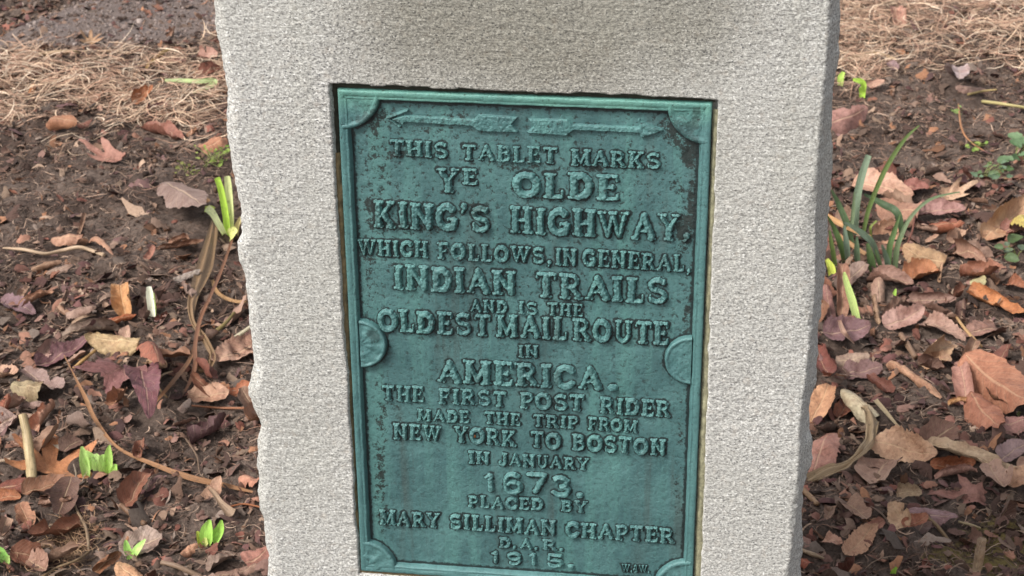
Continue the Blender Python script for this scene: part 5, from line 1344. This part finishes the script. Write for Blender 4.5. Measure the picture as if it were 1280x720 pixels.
# crumbs of soil: low-poly lumps
phi = (1 + 5 ** .5) / 2
ico = np.array([(-1, phi, 0), (1, phi, 0), (-1, -phi, 0), (1, -phi, 0), (0, -1, phi), (0, 1, phi), (0, -1, -phi), (0, 1, -phi), (phi, 0, -1), (phi, 0, 1), (-phi, 0, -1), (-phi, 0, 1)]) / 1.9
icf = np.array([(0, 11, 5), (0, 5, 1), (0, 1, 7), (0, 7, 10), (0, 10, 11), (1, 5, 9), (5, 11, 4), (11, 10, 2), (10, 7, 6), (7, 1, 8), (3, 9, 4), (3, 4, 2), (3, 2, 6), (3, 6, 8), (3, 8, 9), (4, 9, 5), (2, 4, 11), (6, 2, 10), (8, 6, 7), (9, 8, 1)])
n = 12000; xy = sample_xy(n, lambda a, b_, x, y: np.where(b_ < 60, .4, 1.0) * (1 - .5 * path_mask(x, y)))
sz = rn.gamma(2.0, .0009, n) + .0010
sc = sz[:, None, None] * rn.uniform(.6, 1.3, (n, 1, 3)) * (1 + rn.uniform(-.3, .3, (n, 12, 1)))
V_ = ico[None] * sc; V_[:, :, 0] += xy[:, 0:1]; V_[:, :, 1] += xy[:, 1:2]; V_[:, :, 2] += (H(xy[:, 0], xy[:, 1]) + sz * .4)[:, None]
f = (icf[None] + (np.arange(n) * 12)[:, None, None]).reshape(-1, 3)
cr = stuff_obj('soil_crumbs', V_, f, palette(n, [(92, 72, 60), (74, 56, 46), (112, 88, 72), (60, 46, 38), (130, 104, 90)], .45, .95), M_CRUMB, 'loose dark crumbs of soil', 12)
# dead grass
def gmask(px_, py_, x, y):
    nz = fbm(x * 6, y * 6, 401, 3)
    left = (px_ < 345) * sstep(48, 90, py_ + 40 * nz) * (1 - sstep(115, 185, py_ + 70 * nz)) * (.25 + .9 * sstep(-.3, .3, fbm(x * 11, y * 11, 77, 3)))
    right = (px_ > 960) * (1 - sstep(45, 105, py_ + 50 * nz)) * (.3 + .9 * sstep(-.35, .25, fbm(x * 9, y * 9, 79, 3)))
    back = (py_ < -5) * .1
    mid = (px_ > 345) * (px_ < 960) * (py_ < 90) * .3
    return np.clip(np.maximum(np.maximum(left, right), np.maximum(back, mid)), 0, 1) * (1 - .85 * path_mask(x, y))
n = 16500; xy = sample_xy(n, gmask, (-2.3, .8), (1.9, 4.2)); L = rn.gamma(4, .013, n) + .02
hd = rn.normal(.25, .8, n) + np.where(rn.random(n) < .5, math.pi, 0)
V_, f, nv = ribbons(xy, L, rn.uniform(.0009, .0026, n), 7, rn.uniform(.002, .024, n), 1.1, .30, hd)
stuff_obj('dead_grass', V_, f, palette(n, [(196, 166, 140), (212, 184, 156), (176, 144, 122), (222, 200, 176), (158, 126, 106), (190, 152, 128)], .6, 1.15), M_LITTER, 'tangled straw-coloured dead grass on both sides behind the stone', nv)
# a tangle of hair roots at lower left
cpt = hit(86, 690, 0)
n = 260; xy = np.stack([rn.normal(cpt[0], .022, n), rn.normal(cpt[1], .035, n)], -1)
V_, f, nv = ribbons(xy, rn.uniform(.03, .07, n), rn.uniform(.0006, .0012, n), 8, rn.uniform(.003, .012, n), 2.2)
stuff_obj('hair_roots', V_, f, palette(n, [(176, 144, 112), (150, 118, 92)], .5, .9), M_LITTER, 'tangle of fine pale hair roots near the lower left corner', nv)
# grit on the path
def pmk(px_, py_, x, y): return path_mask(x, y, .03)
n = 2200; xy = sample_xy(n, pmk, (-1.75, 1.6), (.6, 3.2)); sz = rn.gamma(2, .0011, n) + .001
sc = sz[:, None, None] * rn.uniform(.6, 1.3, (n, 1, 3)) * (1 + rn.uniform(-.2, .2, (n, 12, 1)))
V_ = ico[None] * sc; V_[:, :, 0] += xy[:, 0:1]; V_[:, :, 1] += xy[:, 1:2]; V_[:, :, 2] += (H(xy[:, 0], xy[:, 1]) + .006)[:, None]
f = (icf[None] + (np.arange(n) * 12)[:, None, None]).reshape(-1, 3)
stuff_obj('path_grit', V_, f, palette(n, [(140, 124, 116), (160, 142, 134), (118, 98, 88), (180, 164, 156)], .35, .75), M_CRUMB, 'small grey grit on the worn path', 12)
print('letters', LETTER_N, 'hero leaves', len(HEROES), 'scraps', NS)
